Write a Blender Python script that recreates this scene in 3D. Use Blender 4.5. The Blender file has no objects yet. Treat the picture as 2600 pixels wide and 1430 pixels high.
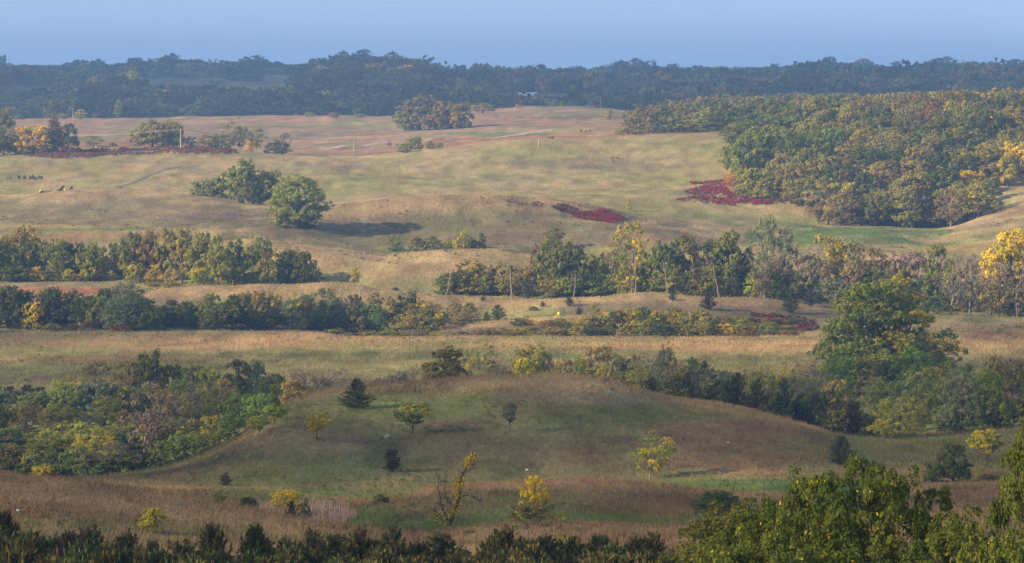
import bpy, math, random
import numpy as np
from mathutils import Vector, Matrix

# ------------------------------------------------------------------ camera, sky, sun
SC = bpy.context.scene
COL = SC.collection
CZ = 62.0                                   # eye height above the marsh floor
F = 10490.0; CX = 1288.0; CY = 708.5        # focal length and centre in picture units (2576 wide)
HOR = 175.0
TH = math.atan((CY - HOR) / F)
cam_d = bpy.data.cameras.new('camera')
cam_d.sensor_width = 36.0
cam_d.lens = F / 2576.0 * 36.0
cam_d.clip_start = 1.0
cam_d.clip_end = 40000.0
cam = bpy.data.objects.new('camera', cam_d)
COL.objects.link(cam)
cam.location = (0, 0, CZ)
cam.rotation_euler = (math.pi / 2 - TH, 0, 0)
SC.camera = cam

SUN_EL = math.radians(22.0)
LX, LY = 0.91, 0.41                        # horizontal direction the light travels in
ln = math.hypot(LX, LY); LX /= ln; LY /= ln
sun_d = bpy.data.lights.new('sun', 'SUN')
sun_d.energy = 4.6
sun_d.angle = math.radians(1.0)
sun_d.color = (1.0, 0.83, 0.62)
sun = bpy.data.objects.new('sun', sun_d)
COL.objects.link(sun)
LDIR = Vector((LX * math.cos(SUN_EL), LY * math.cos(SUN_EL), -math.sin(SUN_EL)))
sun.rotation_euler = LDIR.to_track_quat('-Z', 'Y').to_euler()
sun.location = (-400, -400, 300)

world = bpy.data.worlds.new('World')
SC.world = world
world.use_nodes = True
nt = world.node_tree
nt.nodes.clear()
out = nt.nodes.new('ShaderNodeOutputWorld')
bg = nt.nodes.new('ShaderNodeBackground')
sky = nt.nodes.new('ShaderNodeTexSky')
sky.sky_type = 'NISHITA'
sky.sun_disc = False
sky.sun_elevation = SUN_EL
sky.sun_rotation = math.atan2(-LX, -LY)
sky.altitude = 300
sky.air_density = 1.0
sky.dust_density = 0.3
sky.ozone_density = 3.0
tc = nt.nodes.new('ShaderNodeTexCoord')
mp = nt.nodes.new('ShaderNodeVectorMath'); mp.operation = 'MULTIPLY_ADD'
mp.inputs[1].default_value = (1, 1, 0.3)
mp.inputs[2].default_value = (0, 0, 0.40)
nrm = nt.nodes.new('ShaderNodeVectorMath'); nrm.operation = 'NORMALIZE'
nt.links.new(tc.outputs['Generated'], mp.inputs[0])
nt.links.new(mp.outputs[0], nrm.inputs[0])
nt.links.new(nrm.outputs[0], sky.inputs[0])
tintn = nt.nodes.new('ShaderNodeMix'); tintn.data_type = 'RGBA'; tintn.blend_type = 'MULTIPLY'
tintn.inputs[0].default_value = 1.0
tintn.inputs[7].default_value = (1.40, 1.07, 0.89, 1)
nt.links.new(sky.outputs[0], tintn.inputs[6])
nt.links.new(tintn.outputs[2], bg.inputs[0])
bg.inputs[1].default_value = 0.135
nt.links.new(bg.outputs[0], out.inputs[0])

SC.view_settings.view_transform = 'Standard'
SC.view_settings.look = 'None'
SC.view_settings.exposure = 1.1
SC.view_settings.gamma = 1.0
SC.view_settings.use_curve_mapping = False
SC.render.engine = 'CYCLES'
SC.cycles.use_denoising = True
SC.cycles.max_bounces = 5
SC.cycles.diffuse_bounces = 2
SC.cycles.transmission_bounces = 2
SC.cycles.volume_bounces = 1
SC.cycles.volume_step_rate = 4.0

# ------------------------------------------------------------------ numpy helpers
def vhash(ix, iy, seed):
    h = (ix.astype(np.int64) * 374761393 + iy.astype(np.int64) * 668265263 + seed * 1442695041) & 0xFFFFFFFF
    h = ((h ^ (h >> 13)) * 1274126177) & 0xFFFFFFFF
    h = (h ^ (h >> 16)) & 0xFFFFFF
    return h / float(0xFFFFFF)

def vnoise(x, y, seed=0):
    ix = np.floor(x); iy = np.floor(y)
    fx = x - ix; fy = y - iy
    fx = fx * fx * (3 - 2 * fx); fy = fy * fy * (3 - 2 * fy)
    a = vhash(ix, iy, seed); b = vhash(ix + 1, iy, seed)
    c = vhash(ix, iy + 1, seed); d = vhash(ix + 1, iy + 1, seed)
    return (a + (b - a) * fx) * (1 - fy) + (c + (d - c) * fx) * fy

def fbm(x, y, seed=0, octv=4):
    s = 0; a = 0.5; t = 0
    for k in range(octv):
        s = s + a * vnoise(x * 2 ** k + 17.3 * k, y * 2 ** k - 9.1 * k, seed + k)
        t += a; a *= 0.5
    return s / t                            # 0..1

def sstep(a, b, x):
    t = np.clip((x - a) / (b - a), 0, 1)
    return t * t * (3 - 2 * t)

ct, st = math.cos(TH), math.sin(TH)
def z_of(v, Y):                             # height (absolute) that shows at row v at distance Y
    k = (CY - v) / F
    return CZ + Y * (k * ct - st) / (ct + k * st)
def project(x, Y, z):
    zz = z - CZ
    dep = Y * ct - zz * st
    return CX + F * x / dep, CY - F * (Y * st + zz * ct) / dep
def x_of(u, Y, z):
    return (u - CX) / F * (Y * ct - (z - CZ) * st)

# ------------------------------------------------------------------ terrain: ridges and valleys
LINES = [  # distance, height row table in picture rows {u: v}
 (300, '0:1200 200:1225 400:1260 600:1288 800:1325 950:1345 1050:1352 1150:1338 1250:1328 1500:1325 1650:1345 1900:1330 2576:1300'),
 (345, '0:1290 200:1280 400:1290 700:1335 900:1335 1000:1330 1100:1322 1300:1314 1600:1325 1750:1320 2576:1300'),
 (385, '0:1250 300:1238 600:1272 800:1298 900:1290 1000:1275 1100:1262 1300:1262 1450:1262 1600:1280 1750:1290 2000:1285 2576:1270'),
 (410, '0:1235 300:1226 600:1252 800:1262 950:1262 1050:1240 1200:1222 1450:1210 1600:1222 1750:1243 1900:1255 2200:1260 2576:1240'),
 (450, '0:1222 200:1215 400:1222 600:1235 900:1245 1100:1232 1450:1230 1600:1227 1800:1225 2000:1215 2200:1215 2400:1200 2576:1190'),
 (500, '0:1215 200:1208 380:1196 500:1175 600:1135 700:1090 850:1090 1000:1100 1250:1100 1500:1105 1700:1110 1900:1120 2100:1140 2300:1150 2576:1140'),
 (548, '0:1206 200:1202 380:1190 500:1150 600:1100 680:1040 740:1002 850:985 960:975 1100:965 1250:955 1400:952 1550:965 1600:985 1700:1010 1800:1020 1900:1040 2000:1065 2100:1090 2200:1103 2350:1100 2576:1085'),
 (610, '0:1120 400:1115 700:1040 900:1020 1250:1010 1600:1040 2000:1090 2300:1092 2576:1060'),
 (720, '0:1022 1200:1018 2576:1022'),
 (800, '0:962 1200:962 2576:965'),
 (940, '0:845 1200:850 2000:848 2576:850'),
 (960, '0:829 800:835 900:852 1300:850 1500:850 2000:842 2100:832 2576:830'),
 (990, '0:815 600:800 800:835 900:848 1000:843 1120:822 1250:808 1400:795 1500:790 1700:800 2000:815 2576:805'),
 (1010, '0:790 370:780 600:772 800:790 1000:815 1200:805 1400:790 1600:775 1800:780 2000:795 2576:795'),
 (1040, '0:748 200:748 370:745 500:733 640:720 850:715 1000:735 1100:742 1250:750 1400:750 1500:745 1600:731 1700:733 1900:748 2050:770 2200:785 2576:790'),
 (1080, '0:725 370:728 640:727 850:725 1000:728 1100:740 1300:748 1500:752 1900:760 2300:780 2576:780'),
 (1120, '0:700 300:695 640:700 800:690 1000:680 1100:690 1300:715 1600:725 2000:730 2300:740 2576:750'),
 (1165, '0:660 300:650 500:620 630:600 760:620 900:640 960:650 1100:632 1200:636 1300:645 1500:665 1800:680 2100:680 2576:690'),
 (1210, '0:612 300:612 500:625 630:612 760:630 900:640 1000:652 1100:648 1250:640 1400:650 1600:650 1800:640 2100:640 2576:650'),
 (1255, '0:580 300:583 500:585 630:575 760:575 900:590 1000:595 1200:600 1400:600 1600:590 1800:610 2100:612 2350:620 2576:590'),
 (1340, '0:530 300:545 500:552 600:553 700:545 800:531 940:514 1100:492 1200:487 1300:490 1400:498 1500:515 1580:540 1650:557 1800:575 1950:580 2100:582 2350:588 2576:535'),
 (1420, '0:497 200:476 400:490 600:510 700:518 800:535 1000:530 1200:518 1400:520 1600:548 1800:545 2100:565 2400:570 2500:525 2576:500'),
 (1480, '0:492 200:484 400:492 600:508 700:512 900:505 1200:500 1500:505 1700:515 1900:525 2100:520 2300:500 2576:450'),
 (1600, '0:440 700:445 1500:440 1830:430 2000:420 2300:390 2576:350'),
 (1750, '0:385 100:380 250:374 450:372 600:382 700:390 900:393 1000:386 1100:374 1250:357 1400:345 1600:340 1830:334 2000:328 2300:316 2576:304'),
 (1850, '0:378 300:375 620:388 900:391 1100:382 1250:365 1400:353 1600:345 1830:340 2300:318 2576:302'),
 (2000, '0:352 400:350 700:360 900:365 1100:350 1300:335 1550:320 1700:318 2000:310 2576:296'),
 (2080, '0:345 400:342 700:355 960:344 1100:330 1250:320 1400:315 1550:309 1700:308 2000:304 2576:292'),
 (2200, '0:330 400:328 700:342 960:337 1100:330 1250:320 1400:311 1550:305 1700:303 2000:297 2576:286'),
 (2500, '0:300 300:297 600:297 830:293 980:296 1100:290 1200:278 1300:272 1450:270 1600:281 1700:282 2000:280 2576:272'),
 (2800, '0:312 1000:306 1600:292 2000:288 2576:278'),
 (3400, '0:240 400:234 700:232 900:212 1050:219 1300:246 1600:243 2000:232 2576:222'),
 (3900, '0:214 300:212 500:216 740:208 900:190 1020:192 1150:216 1300:226 1600:222 2000:212 2576:206'),
 (4300, '0:212 400:204 700:204 900:176 1040:182 1150:212 1600:208 2100:204 2576:200'),
 (4800, '0:190 250:186 450:176 640:182 790:196 920:172 1050:188 1150:203 1400:205 1600:198 1900:200 2100:190 2300:200 2576:192'),
 (5600, '0:178 120:188 250:184 440:166 520:182 640:168 800:190 920:174 1100:194 1350:196 1480:192 1580:178 1680:190 1900:188 2080:176 2190:190 2300:184 2400:172 2480:188 2576:178'),
 (8000, '0:182 1200:184 2576:182'),
 (14500, '0:179 1200:180 2576:179'),
]
UG = np.linspace(-2700, 5300, 801)
def tabrow(s):
    p = [tuple(float(q) for q in t.split(':')) for t in s.split()]
    pu = np.array([a for a, b in p]); pv = np.array([b for a, b in p])
    # carry the outermost relief gently outside the picture
    v = np.interp(UG, pu, pv)
    k = np.exp(-0.5 * (np.arange(-6, 7) / 2.6) ** 2); k /= k.sum()
    return np.convolve(np.pad(v, 6, mode='edge'), k, mode='valid')
KD = [-120., 0., 60., 130., 235.]; KZ = [CZ - 4 + 0 * UG, CZ - 1.9 + 0 * UG, CZ - 10 + 0 * UG, CZ - 23.5 + 0 * UG, CZ - 31.5 + 0 * UG]
KDW = [np.full_like(UG, d) for d in KD]
for d, s in LINES:
    wob = 1 + 0.011 * np.sin(UG / 520. + d * 0.71) + 0.006 * np.sin(UG / 210. + d * 1.3)
    dd = d * (wob if d > 290 else 1)
    if d in (940, 960, 990, 1010, 1040, 1165, 1210): dd = d * (1 + 0.004 * np.sin(UG / 300. + 2.0))
    KDW.append(dd + 0 * UG); KZ.append(z_of(tabrow(s), dd))
KDW = np.array(KDW); KZ = np.array(KZ)
for i in range(1, len(KDW)): KDW[i] = np.maximum(KDW[i], KDW[i - 1] + 6)
DG = np.concatenate([np.arange(-120, 150, 5.), 150 * 1.004 ** np.arange(0, 1150)])
DG = DG[DG < 14400]
def pchip_cols(X, Yv, xq):                  # one monotone curve per column
    h = np.diff(X, axis=0); dl = np.diff(Yv, axis=0) / h
    m = np.zeros_like(Yv)
    w1 = 2 * h[1:] + h[:-1]; w2 = h[1:] + 2 * h[:-1]
    same = dl[1:] * dl[:-1] > 0
    with np.errstate(all='ignore'):
        mm = (w1 + w2) / (w1 / dl[:-1] + w2 / dl[1:])
    m[1:-1] = np.where(same, mm, 0); m[0] = dl[0]; m[-1] = dl[-1]
    o = np.zeros((len(xq), X.shape[1]))
    for j in range(X.shape[1]):
        i = np.clip(np.searchsorted(X[:, j], xq) - 1, 0, len(X) - 2)
        t = (xq - X[i, j]) / h[i, j]; hh = h[i, j]
        o[:, j] = ((2*t**3-3*t**2+1) * Yv[i, j] + (t**3-2*t**2+t) * hh * m[i, j]
                   + (-2*t**3+3*t**2) * Yv[i+1, j] + (t**3-t**2) * hh * m[i+1, j])
    return o
ZT = pchip_cols(KDW, KZ, DG)
def terrain(x, y):
    x = np.asarray(x, float); y = np.asarray(y, float)
    u = CX + F * x / np.maximum(y, 60.0)
    fu = np.clip((u - UG[0]) / (UG[1] - UG[0]), 0, len(UG) - 1.001)
    fd = np.clip(np.interp(y, DG, np.arange(len(DG))), 0, len(DG) - 1.001)
    iu = fu.astype(int); idd = fd.astype(int); a = fu - iu; b = fd - idd
    z = (ZT[idd, iu] * (1 - a) + ZT[idd, iu + 1] * a) * (1 - b) + (ZT[idd + 1, iu] * (1 - a) + ZT[idd + 1, iu + 1] * a) * b
    marsh = sstep(760, 800, y) * (1 - sstep(935, 960, y))
    amp = np.clip(y / 700., 0.15, 1.6) * (1 - 0.85 * marsh)
    z = z + amp * (2.0 * (fbm(x / 38., y / 60., 5, 3) - 0.5) + 0.35 * (fbm(x / 6., y / 9., 9, 2) - 0.5))
    return z
DS = np.concatenate([np.arange(150, 700, 1.0), np.arange(700, 2600, 2.5), np.arange(2600, 9000, 10.)])
def locate(u, v, lo, hi):
    """distance at which the ground shows at picture point (u, v) between lo and hi"""
    d = DS[(DS >= lo) & (DS <= hi)]
    x = (u - CX) / F * d * 1.001
    z = terrain(x, d)
    _, vv = project(x, d, z)
    i = int(np.argmin(np.abs(vv - v) + 0.004 * (d - lo)))
    return float(d[i]), float(x[i]), float(z[i])

# ------------------------------------------------------------------ ground colours (what grows where, plus painted relief)
C = dict(
 tan=(.360, .258, .118), mauve=(.25, .185, .105), green=(.165, .180, .055), meadow=(.11, .18, .045), olive=(.310, .255, .090),
 rust=(.245, .145, .080), straw=(.455, .285, .130), pink=(.38, .215, .125), dkbrown=(.130, .090, .060),
 bronze=(.235, .175, .080), grey=(.260, .220, .170), wine=(.20, .03, .05), hayrust=(.36, .165, .085), dull=(.16, .13, .09), dkgreen=(.06, .085, .03), face_shade=(.185, .135, .080))
ZONES = [(150, 'bronze', 'rust'), (310, 'bronze', 'rust'), (350, 'bronze', 'green'), (420, 'bronze', 'rust'), (470, 'green', 'bronze'),
         (560, 'bronze', 'green'), (720, 'olive', 'green'), (800, 'bronze', 'olive'), (880, 'tan', 'olive'), (950, 'tan', 'bronze'),
         (1000, 'mauve', 'olive'), (1060, 'mauve', 'bronze'), (1120, 'olive', 'tan'), (1170, 'tan', 'mauve'), (1250, 'olive', 'tan'),
         (1340, 'mauve', 'tan'), (1430, 'olive', 'tan'), (1600, 'olive', 'tan'), (1750, 'olive', 'tan'), (1830, 'hayrust', 'pink'),
         (2100, 'pink', 'mauve'), (2500, 'pink', 'mauve'), (2700, 'dull', 'dkbrown'), (3500, 'dull', 'olive'), (4200, 'dull', 'mauve'), (9000, 'dull', 'dull')]
PATCH = [  # u, v, ru, rv, dlo, dhi, colour, strength
 (300, 1290, 420, 45, 240, 330, 'rust', .5), (150, 1235, 300, 14, 270, 330, 'mauve', .5), (700, 1345, 300, 18, 250, 330, 'green', .5),
 (1400, 1345, 420, 22, 250, 330, 'rust', .85), (2400, 1250, 200, 90, 250, 420, 'rust', .6),
 (1000, 1308, 330, 30, 310, 395, 'green', .8), (500, 1315, 420, 26, 250, 330, 'green', .45), (1180, 1330, 130, 14, 310, 390, 'meadow', .9), (1440, 1308, 170, 16, 320, 390, 'meadow', .9),
 (1150, 1282, 170, 26, 350, 415, 'rust', .75), (1550, 1270, 210, 30, 350, 415, 'rust', .65), (1700, 1285, 140, 30, 350, 415, 'hayrust', .4), (1450, 1216, 260, 8, 395, 420, 'pink', .5),
 (860, 1245, 420, 16, 400, 470, 'meadow', .7), (330, 1225, 300, 14, 400, 470, 'bronze', .6), (500, 1232, 260, 10, 420, 470, 'straw', .3),
 (1850, 1226, 360, 18, 415, 475, 'meadow', .95), (1700, 1244, 300, 8, 415, 450, 'meadow', .8), (2120, 1235, 200, 26, 400, 475, 'meadow', .7),
 (1290, 1145, 220, 60, 455, 530, 'rust', .55), (1180, 1090, 130, 40, 460, 545, 'rust', .45), (1330, 1030, 90, 22, 500, 545, 'rust', .6), (1850, 1120, 280, 66, 460, 545, 'rust', .75),
 (1900, 1195, 120, 12, 455, 480, 'straw', .35), (700, 1120, 220, 40, 470, 545, 'rust', .35), (480, 1180, 220, 20, 460, 545, 'rust', .55), (1050, 1020, 220, 32, 500, 548, 'green', .65), (1500, 1050, 190, 24, 500, 548, 'green', .55),
 (750, 1180, 300, 40, 450, 500, 'green', .45), (1500, 1000, 220, 16, 525, 552, 'grey', .55), (1330, 965, 260, 8, 530, 560, 'grey', .6), (2000, 1080, 360, 26, 510, 570, 'rust', .8), (1100, 1180, 300, 30, 455, 490, 'green', .4),
 (2250, 1130, 300, 26, 490, 548, 'olive', .6),
 (200, 925, 500, 24, 790, 860, 'green', .7), (100, 955, 300, 16, 780, 830, 'bronze', .7), (560, 895, 360, 7, 840, 900, 'green', .55), (1080, 893, 230, 14, 840, 905, 'green', .7), (1000, 915, 420, 12, 820, 870, 'olive', .7),
 (420, 862, 700, 22, 880, 945, 'straw', .8), (300, 838, 300, 7, 930, 960, 'olive', .6), (150, 905, 500, 10, 850, 890, 'hayrust', .35), (1500, 862, 260, 8, 915, 945, 'olive', .5), (1850, 872, 360, 14, 890, 945, 'straw', .85),
 (1430, 897, 100, 8, 850, 905, 'green', .8), (1350, 875, 300, 9, 880, 925, 'hayrust', .35), (2000, 905, 300, 12, 840, 900, 'green', .5), (2520, 846, 120, 9, 920, 960, 'rust', .8), (2520, 870, 120, 12, 890, 935, 'straw', .6),
 (160, 730, 220, 22, 1010, 1085, 'hayrust', .95), (560, 760, 180, 14, 1010, 1045, 'green', .4), (1450, 765, 600, 10, 1000, 1045, 'tan', .45), (1200, 838, 350, 14, 950, 1000, 'mauve', .6), (1600, 742, 220, 8, 1030, 1060, 'tan', .5),
 (1850, 745, 260, 9, 1020, 1075, 'green', .55), (1150, 752, 260, 6, 1040, 1090, 'green', .5), (1900, 795, 160, 24, 985, 1040, 'rust', .4), (2450, 800, 200, 12, 960, 1080, 'green', .6),
 (870, 690, 240, 26, 1080, 1150, 'tan', .4), (700, 622, 200, 14, 1130, 1190, 'tan', .6), (1150, 640, 240, 10, 1130, 1190, 'tan', .6), (1220, 634, 180, 5, 1190, 1230, 'rust', .7), (230, 601, 240, 12, 1180, 1250, 'bronze', .9), (150, 600, 150, 9, 1180, 1250, 'hayrust', .5),
 (150, 580, 280, 6, 1225, 1280, 'meadow', .9), (380, 584, 260, 6, 1225, 1290, 'olive', .6), (1130, 585, 220, 30, 1200, 1310, 'rust', .85), (1000, 560, 130, 26, 1250, 1320, 'mauve', .5), (1450, 575, 300, 12, 1230, 1290, 'olive', .6),
 (1150, 560, 620, 75, 1205, 1342, 'face_shade', .75), (1150, 585, 250, 30, 1200, 1310, 'rust', .6), (300, 535, 460, 44, 1265, 1412, 'face_shade', .5), (1700, 590, 300, 30, 1205, 1330, 'face_shade', .4), (1250, 503, 330, 12, 1290, 1350, 'rust', .35), (760, 780, 460, 64, 975, 1042, 'face_shade', .85), (1200, 832, 320, 40, 950, 992, 'face_shade', .85), (1750, 790, 330, 40, 985, 1032, 'face_shade', .8), (1000, 700, 900, 30, 1085, 1160, 'face_shade', .35), (1150, 490, 330, 5, 1320, 1350, 'tan', .9), (900, 520, 200, 9, 1300, 1350, 'tan', .7), (1450, 556, 150, 4, 1270, 1310, 'straw', .6), (1730, 610, 260, 20, 1180, 1290, 'rust', .35),  # shade painted on the front slopes and pale rims along crests, for relief
 (2150, 590, 290, 28, 1230, 1420, 'meadow', .85), (1950, 560, 200, 8, 1350, 1430, 'meadow', .5), (2545, 530, 70, 24, 1330, 1430, 'rust', .9),
 (250, 520, 340, 30, 1290, 1400, 'mauve', .5), (450, 478, 260, 10, 1420, 1500, 'tan', .5), (600, 514, 240, 5, 1400, 1450, 'olive', .7), (100, 470, 260, 8, 1430, 1520, 'tan', .7), (150, 430, 400, 6, 1540, 1640, 'straw', .5), (330, 447, 330, 5, 1520, 1600, 'straw', .45), (250, 400, 380, 10, 1640, 1740, 'tan', .55),
 (1050, 470, 320, 10, 1450, 1560, 'olive', .6), (1250, 448, 330, 12, 1500, 1650, 'green', .3), (1500, 412, 260, 14, 1580, 1720, 'mauve', .7), (900, 420, 260, 12, 1580, 1700, 'mauve', .5), (1700, 470, 200, 8, 1480, 1560, 'straw', .45), (1600, 480, 220, 10, 1450, 1520, 'olive', .6),
 (800, 396, 320, 4, 1680, 1760, 'tan', .7), (1550, 350, 330, 6, 1700, 1780, 'tan', .7), (760, 392, 160, 3, 1750, 1830, 'meadow', .7),
 (1250, 350, 420, 7, 1780, 1990, 'hayrust', .6), (1280, 338, 160, 6, 1950, 2080, 'meadow', .85), (1400, 330, 140, 6, 1900, 2080, 'olive', .6), (1480, 296, 200, 5, 2200, 2400, 'dkgreen', .6),
 (250, 290, 260, 4, 2450, 2560, 'mauve', .5), (800, 320, 330, 4, 2230, 2420, 'green', .55), (950, 312, 260, 8, 2250, 2400, 'olive', .5), (400, 310, 420, 5, 2350, 2500, 'pink', .6), (1480, 284, 160, 6, 2350, 2500, 'bronze', .6), (240, 372, 60, 5, 1750, 1950, 'dkgreen', .5),
 (1400, 248, 260, 14, 3000, 3700, 'mauve', .8), (330, 262, 130, 14, 2900, 3400, 'wine', .5), (700, 205, 260, 10, 3500, 4200, 'grey', .8), (550, 195, 200, 6, 3600, 4400, 'mauve', .6)]
def ground_col(x, y, z):
    u, v = project(x, y, z)
    n1 = fbm(x / 22., y / 60., 21, 4); n2 = fbm(x / 5., y / 14., 31, 3); n3 = fbm(x / 60., y / 160., 41, 3)
    ds = np.array([a for a, b, c in ZONES], float)
    A = np.array([C[b] for a, b, c in ZONES]); B = np.array([C[c] for a, b, c in ZONES])
    yy = y * (1 + 0.03 * (n1 - .5))
    ca = np.stack([np.interp(yy, ds, A[:, k]) for k in range(3)], -1)
    cb = np.stack([np.interp(yy, ds, B[:, k]) for k in range(3)], -1)
    m = sstep(.38, .62, n1 * .55 + n3 * .45)[..., None]
    col = ca * (1 - m) + cb * m
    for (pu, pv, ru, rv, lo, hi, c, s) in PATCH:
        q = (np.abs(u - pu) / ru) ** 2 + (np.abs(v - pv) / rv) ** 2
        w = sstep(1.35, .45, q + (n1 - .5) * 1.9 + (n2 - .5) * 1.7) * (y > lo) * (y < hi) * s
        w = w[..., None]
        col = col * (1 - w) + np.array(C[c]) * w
    n4 = fbm(x / 8., y / 34., 51, 3)
    w = (sstep(.56, .72, n4) * .2)[..., None]; col = col * (1 - w) + np.array(C['straw']) * w
    w = (sstep(.44, .30, n4) * .2)[..., None]; col = col * (1 - w) + np.array(C['green']) * w
    cv_ = z - .5 * (terrain(x, y - 24) + terrain(x, y + 24))  # crests painted straw as a rim highlight, hollows painted darker and greener
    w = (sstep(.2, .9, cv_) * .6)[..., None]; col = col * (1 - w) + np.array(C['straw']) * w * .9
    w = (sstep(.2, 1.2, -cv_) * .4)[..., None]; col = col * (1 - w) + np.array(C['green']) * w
    col = col * (.84 - .08 * sstep(600, 400, y) * (y < 600))[..., None]
    col = col * (0.62 + 0.76 * n2[..., None]) * (0.80 + .4 * n3[..., None])
    return col

# ------------------------------------------------------------------ mesh building
def mesh_np(name, V, Fc, mat=None, cols=None, smooth=False):
    me = bpy.data.meshes.new(name)
    V = np.asarray(V, np.float32); Fc = np.asarray(Fc, np.int32)
    n, k = Fc.shape
    me.vertices.add(len(V)); me.vertices.foreach_set('co', V.ravel())
    me.loops.add(n * k); me.loops.foreach_set('vertex_index', Fc.ravel())
    me.polygons.add(n); me.polygons.foreach_set('loop_start', np.arange(0, n * k, k, dtype=np.int32))
    if smooth: me.polygons.foreach_set('use_smooth', np.ones(n, bool))
    for nm, a in (cols or {}).items():
        at = me.color_attributes.new(nm, 'FLOAT_COLOR', 'POINT')
        a = np.asarray(a, np.float32)
        if a.shape[1] == 3: a = np.concatenate([a, np.ones((len(a), 1), np.float32)], 1)
        at.data.foreach_set('color', a.ravel())
    me.update(calc_edges=True)
    me.validate()
    if mat: me.materials.append(mat)
    return me
def link(name, me, parent=None):
    o = bpy.data.objects.new(name, me); COL.objects.link(o)
    if parent: o.parent = parent
    return o
def tag(o, label=None, cat=None, group=None, kind=None):
    if label: o['label'] = label
    if cat: o['category'] = cat
    if group: o['group'] = group
    if kind: o['kind'] = kind
    return o

def tubes(paths, sides=5):
    """paths: list of (points Nx3, radii N) -> verts, quads"""
    Vs, Fs = [], []; off = 0
    for P, R in paths:
        P = np.asarray(P, float); R = np.asarray(R, float); n = len(P)
        T = np.gradient(P, axis=0); T /= (np.linalg.norm(T, axis=1, keepdims=True) + 1e-9)
        ref = np.array([0.31, 0.95, 0.05]) if abs(T[0][2]) > .7 else np.array([0, 0, 1.])
        A = np.cross(T, ref); A /= (np.linalg.norm(A, axis=1, keepdims=True) + 1e-9)
        Bn = np.cross(T, A)
        ph = np.arange(sides) * 2 * math.pi / sides
        ring = P[:, None] + R[:, None, None] * (np.cos(ph)[None, :, None] * A[:, None] + np.sin(ph)[None, :, None] * Bn[:, None])
        Vs.append(ring.reshape(-1, 3))
        i = np.arange(n - 1)[:, None] * sides + np.arange(sides)[None]
        j = np.arange(n - 1)[:, None] * sides + (np.arange(sides)[None] + 1) % sides
        Fs.append(np.stack([i, j, j + sides, i + sides], -1).reshape(-1, 4) + off)
        off += n * sides
    return np.concatenate(Vs), np.concatenate(Fs)

def leaves(rng, P, N, size, aspect=0.7, jit=0.7):
    """one small folded quad per point"""
    n = len(P)
    N = N + jit * rng.normal(size=(n, 3)); N /= (np.linalg.norm(N, axis=1, keepdims=True) + 1e-9)
    R = rng.normal(size=(n, 3)); A = np.cross(N, R); A /= (np.linalg.norm(A, axis=1, keepdims=True) + 1e-9)
    B = np.cross(N, A)
    s = (size * rng.uniform(.65, 1.35, n))[:, None]
    V = np.stack([P - A * s, P - B * s * aspect - N * s * .15, P + A * s, P + B * s * aspect - N * s * .15], 1).reshape(-1, 3)
    return V, np.arange(4 * n).reshape(-1, 4)

# ------------------------------------------------------------------ materials
def new_mat(name):
    m = bpy.data.materials.new(name); m.use_nodes = True
    m.node_tree.nodes.clear()
    return m, m.node_tree.nodes, m.node_tree.links
def mathn(N, L, op, a, b=None, c=None, clamp=False):
    n = N.new('ShaderNodeMath'); n.operation = op; n.use_clamp = clamp
    for i, q in enumerate((a, b, c)):
        if q is None: continue
        if isinstance(q, (int, float)): n.inputs[i].default_value = q
        else: L.new(q, n.inputs[i])
    return n.outputs[0]
def mixc(N, L, fac, a, b, mode='MIX'):
    n = N.new('ShaderNodeMix'); n.data_type = 'RGBA'; n.blend_type = mode
    for i, q in ((0, fac), (6, a), (7, b)):
        if isinstance(q, (int, float)): n.inputs[i].default_value = q
        elif isinstance(q, tuple): n.inputs[i].default_value = (*q, 1)
        else: L.new(q, n.inputs[i])
    return n.outputs[2]
def leaf_mat(name, stuff=False, gold=(.68, .51, .04), trans=.38):
    m, N, L = new_mat(name)
    at = N.new('ShaderNodeAttribute'); at.attribute_name = 'lv'
    sp = N.new('ShaderNodeSeparateColor'); L.new(at.outputs['Color'], sp.inputs[0])
    if stuff:
        t = N.new('ShaderNodeAttribute'); t.attribute_name = 'tint'
        base, alpha = t.outputs['Color'], 0.06
    else:
        t = N.new('ShaderNodeObjectInfo'); base, alpha = t.outputs['Color'], t.outputs['Alpha']
    d = mathn(N, L, 'SUBTRACT', alpha, sp.outputs[2])
    f = mathn(N, L, 'MULTIPLY_ADD', d, 7.0, 0.5, clamp=True)
    c = mixc(N, L, f, base, gold)
    # clump and leaf tone
    k = mathn(N, L, 'MULTIPLY_ADD', sp.outputs[0], 0.55, 0.62)
    k2 = mathn(N, L, 'MULTIPLY_ADD', sp.outputs[1], 0.34, 0.86)
    k3 = mathn(N, L, 'MULTIPLY', k, k2)
    cmb = N.new('ShaderNodeCombineColor'); 
    L.new(mathn(N, L, 'MULTIPLY', k3, mathn(N, L, 'MULTIPLY_ADD', sp.outputs[0], .3, .88)), cmb.inputs[0]); L.new(k3, cmb.inputs[1]); L.new(k3, cmb.inputs[2])
    c = mixc(N, L, 1.0, c, cmb.outputs[0], 'MULTIPLY')
    df = N.new('ShaderNodeBsdfDiffuse'); tr = N.new('ShaderNodeBsdfTranslucent'); mx = N.new('ShaderNodeMixShader')
    L.new(c, df.inputs[0]); L.new(c, tr.inputs[0]); mx.inputs[0].default_value = trans
    L.new(df.outputs[0], mx.inputs[1]); L.new(tr.outputs[0], mx.inputs[2])
    o = N.new('ShaderNodeOutputMaterial'); L.new(mx.outputs[0], o.inputs[0])
    return m
M_LEAF = leaf_mat('foliage')
M_STUFF = leaf_mat('foliage_mass', True)
M_NEEDLE = leaf_mat('needles', gold=(.10, .06, .03), trans=.12)
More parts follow.
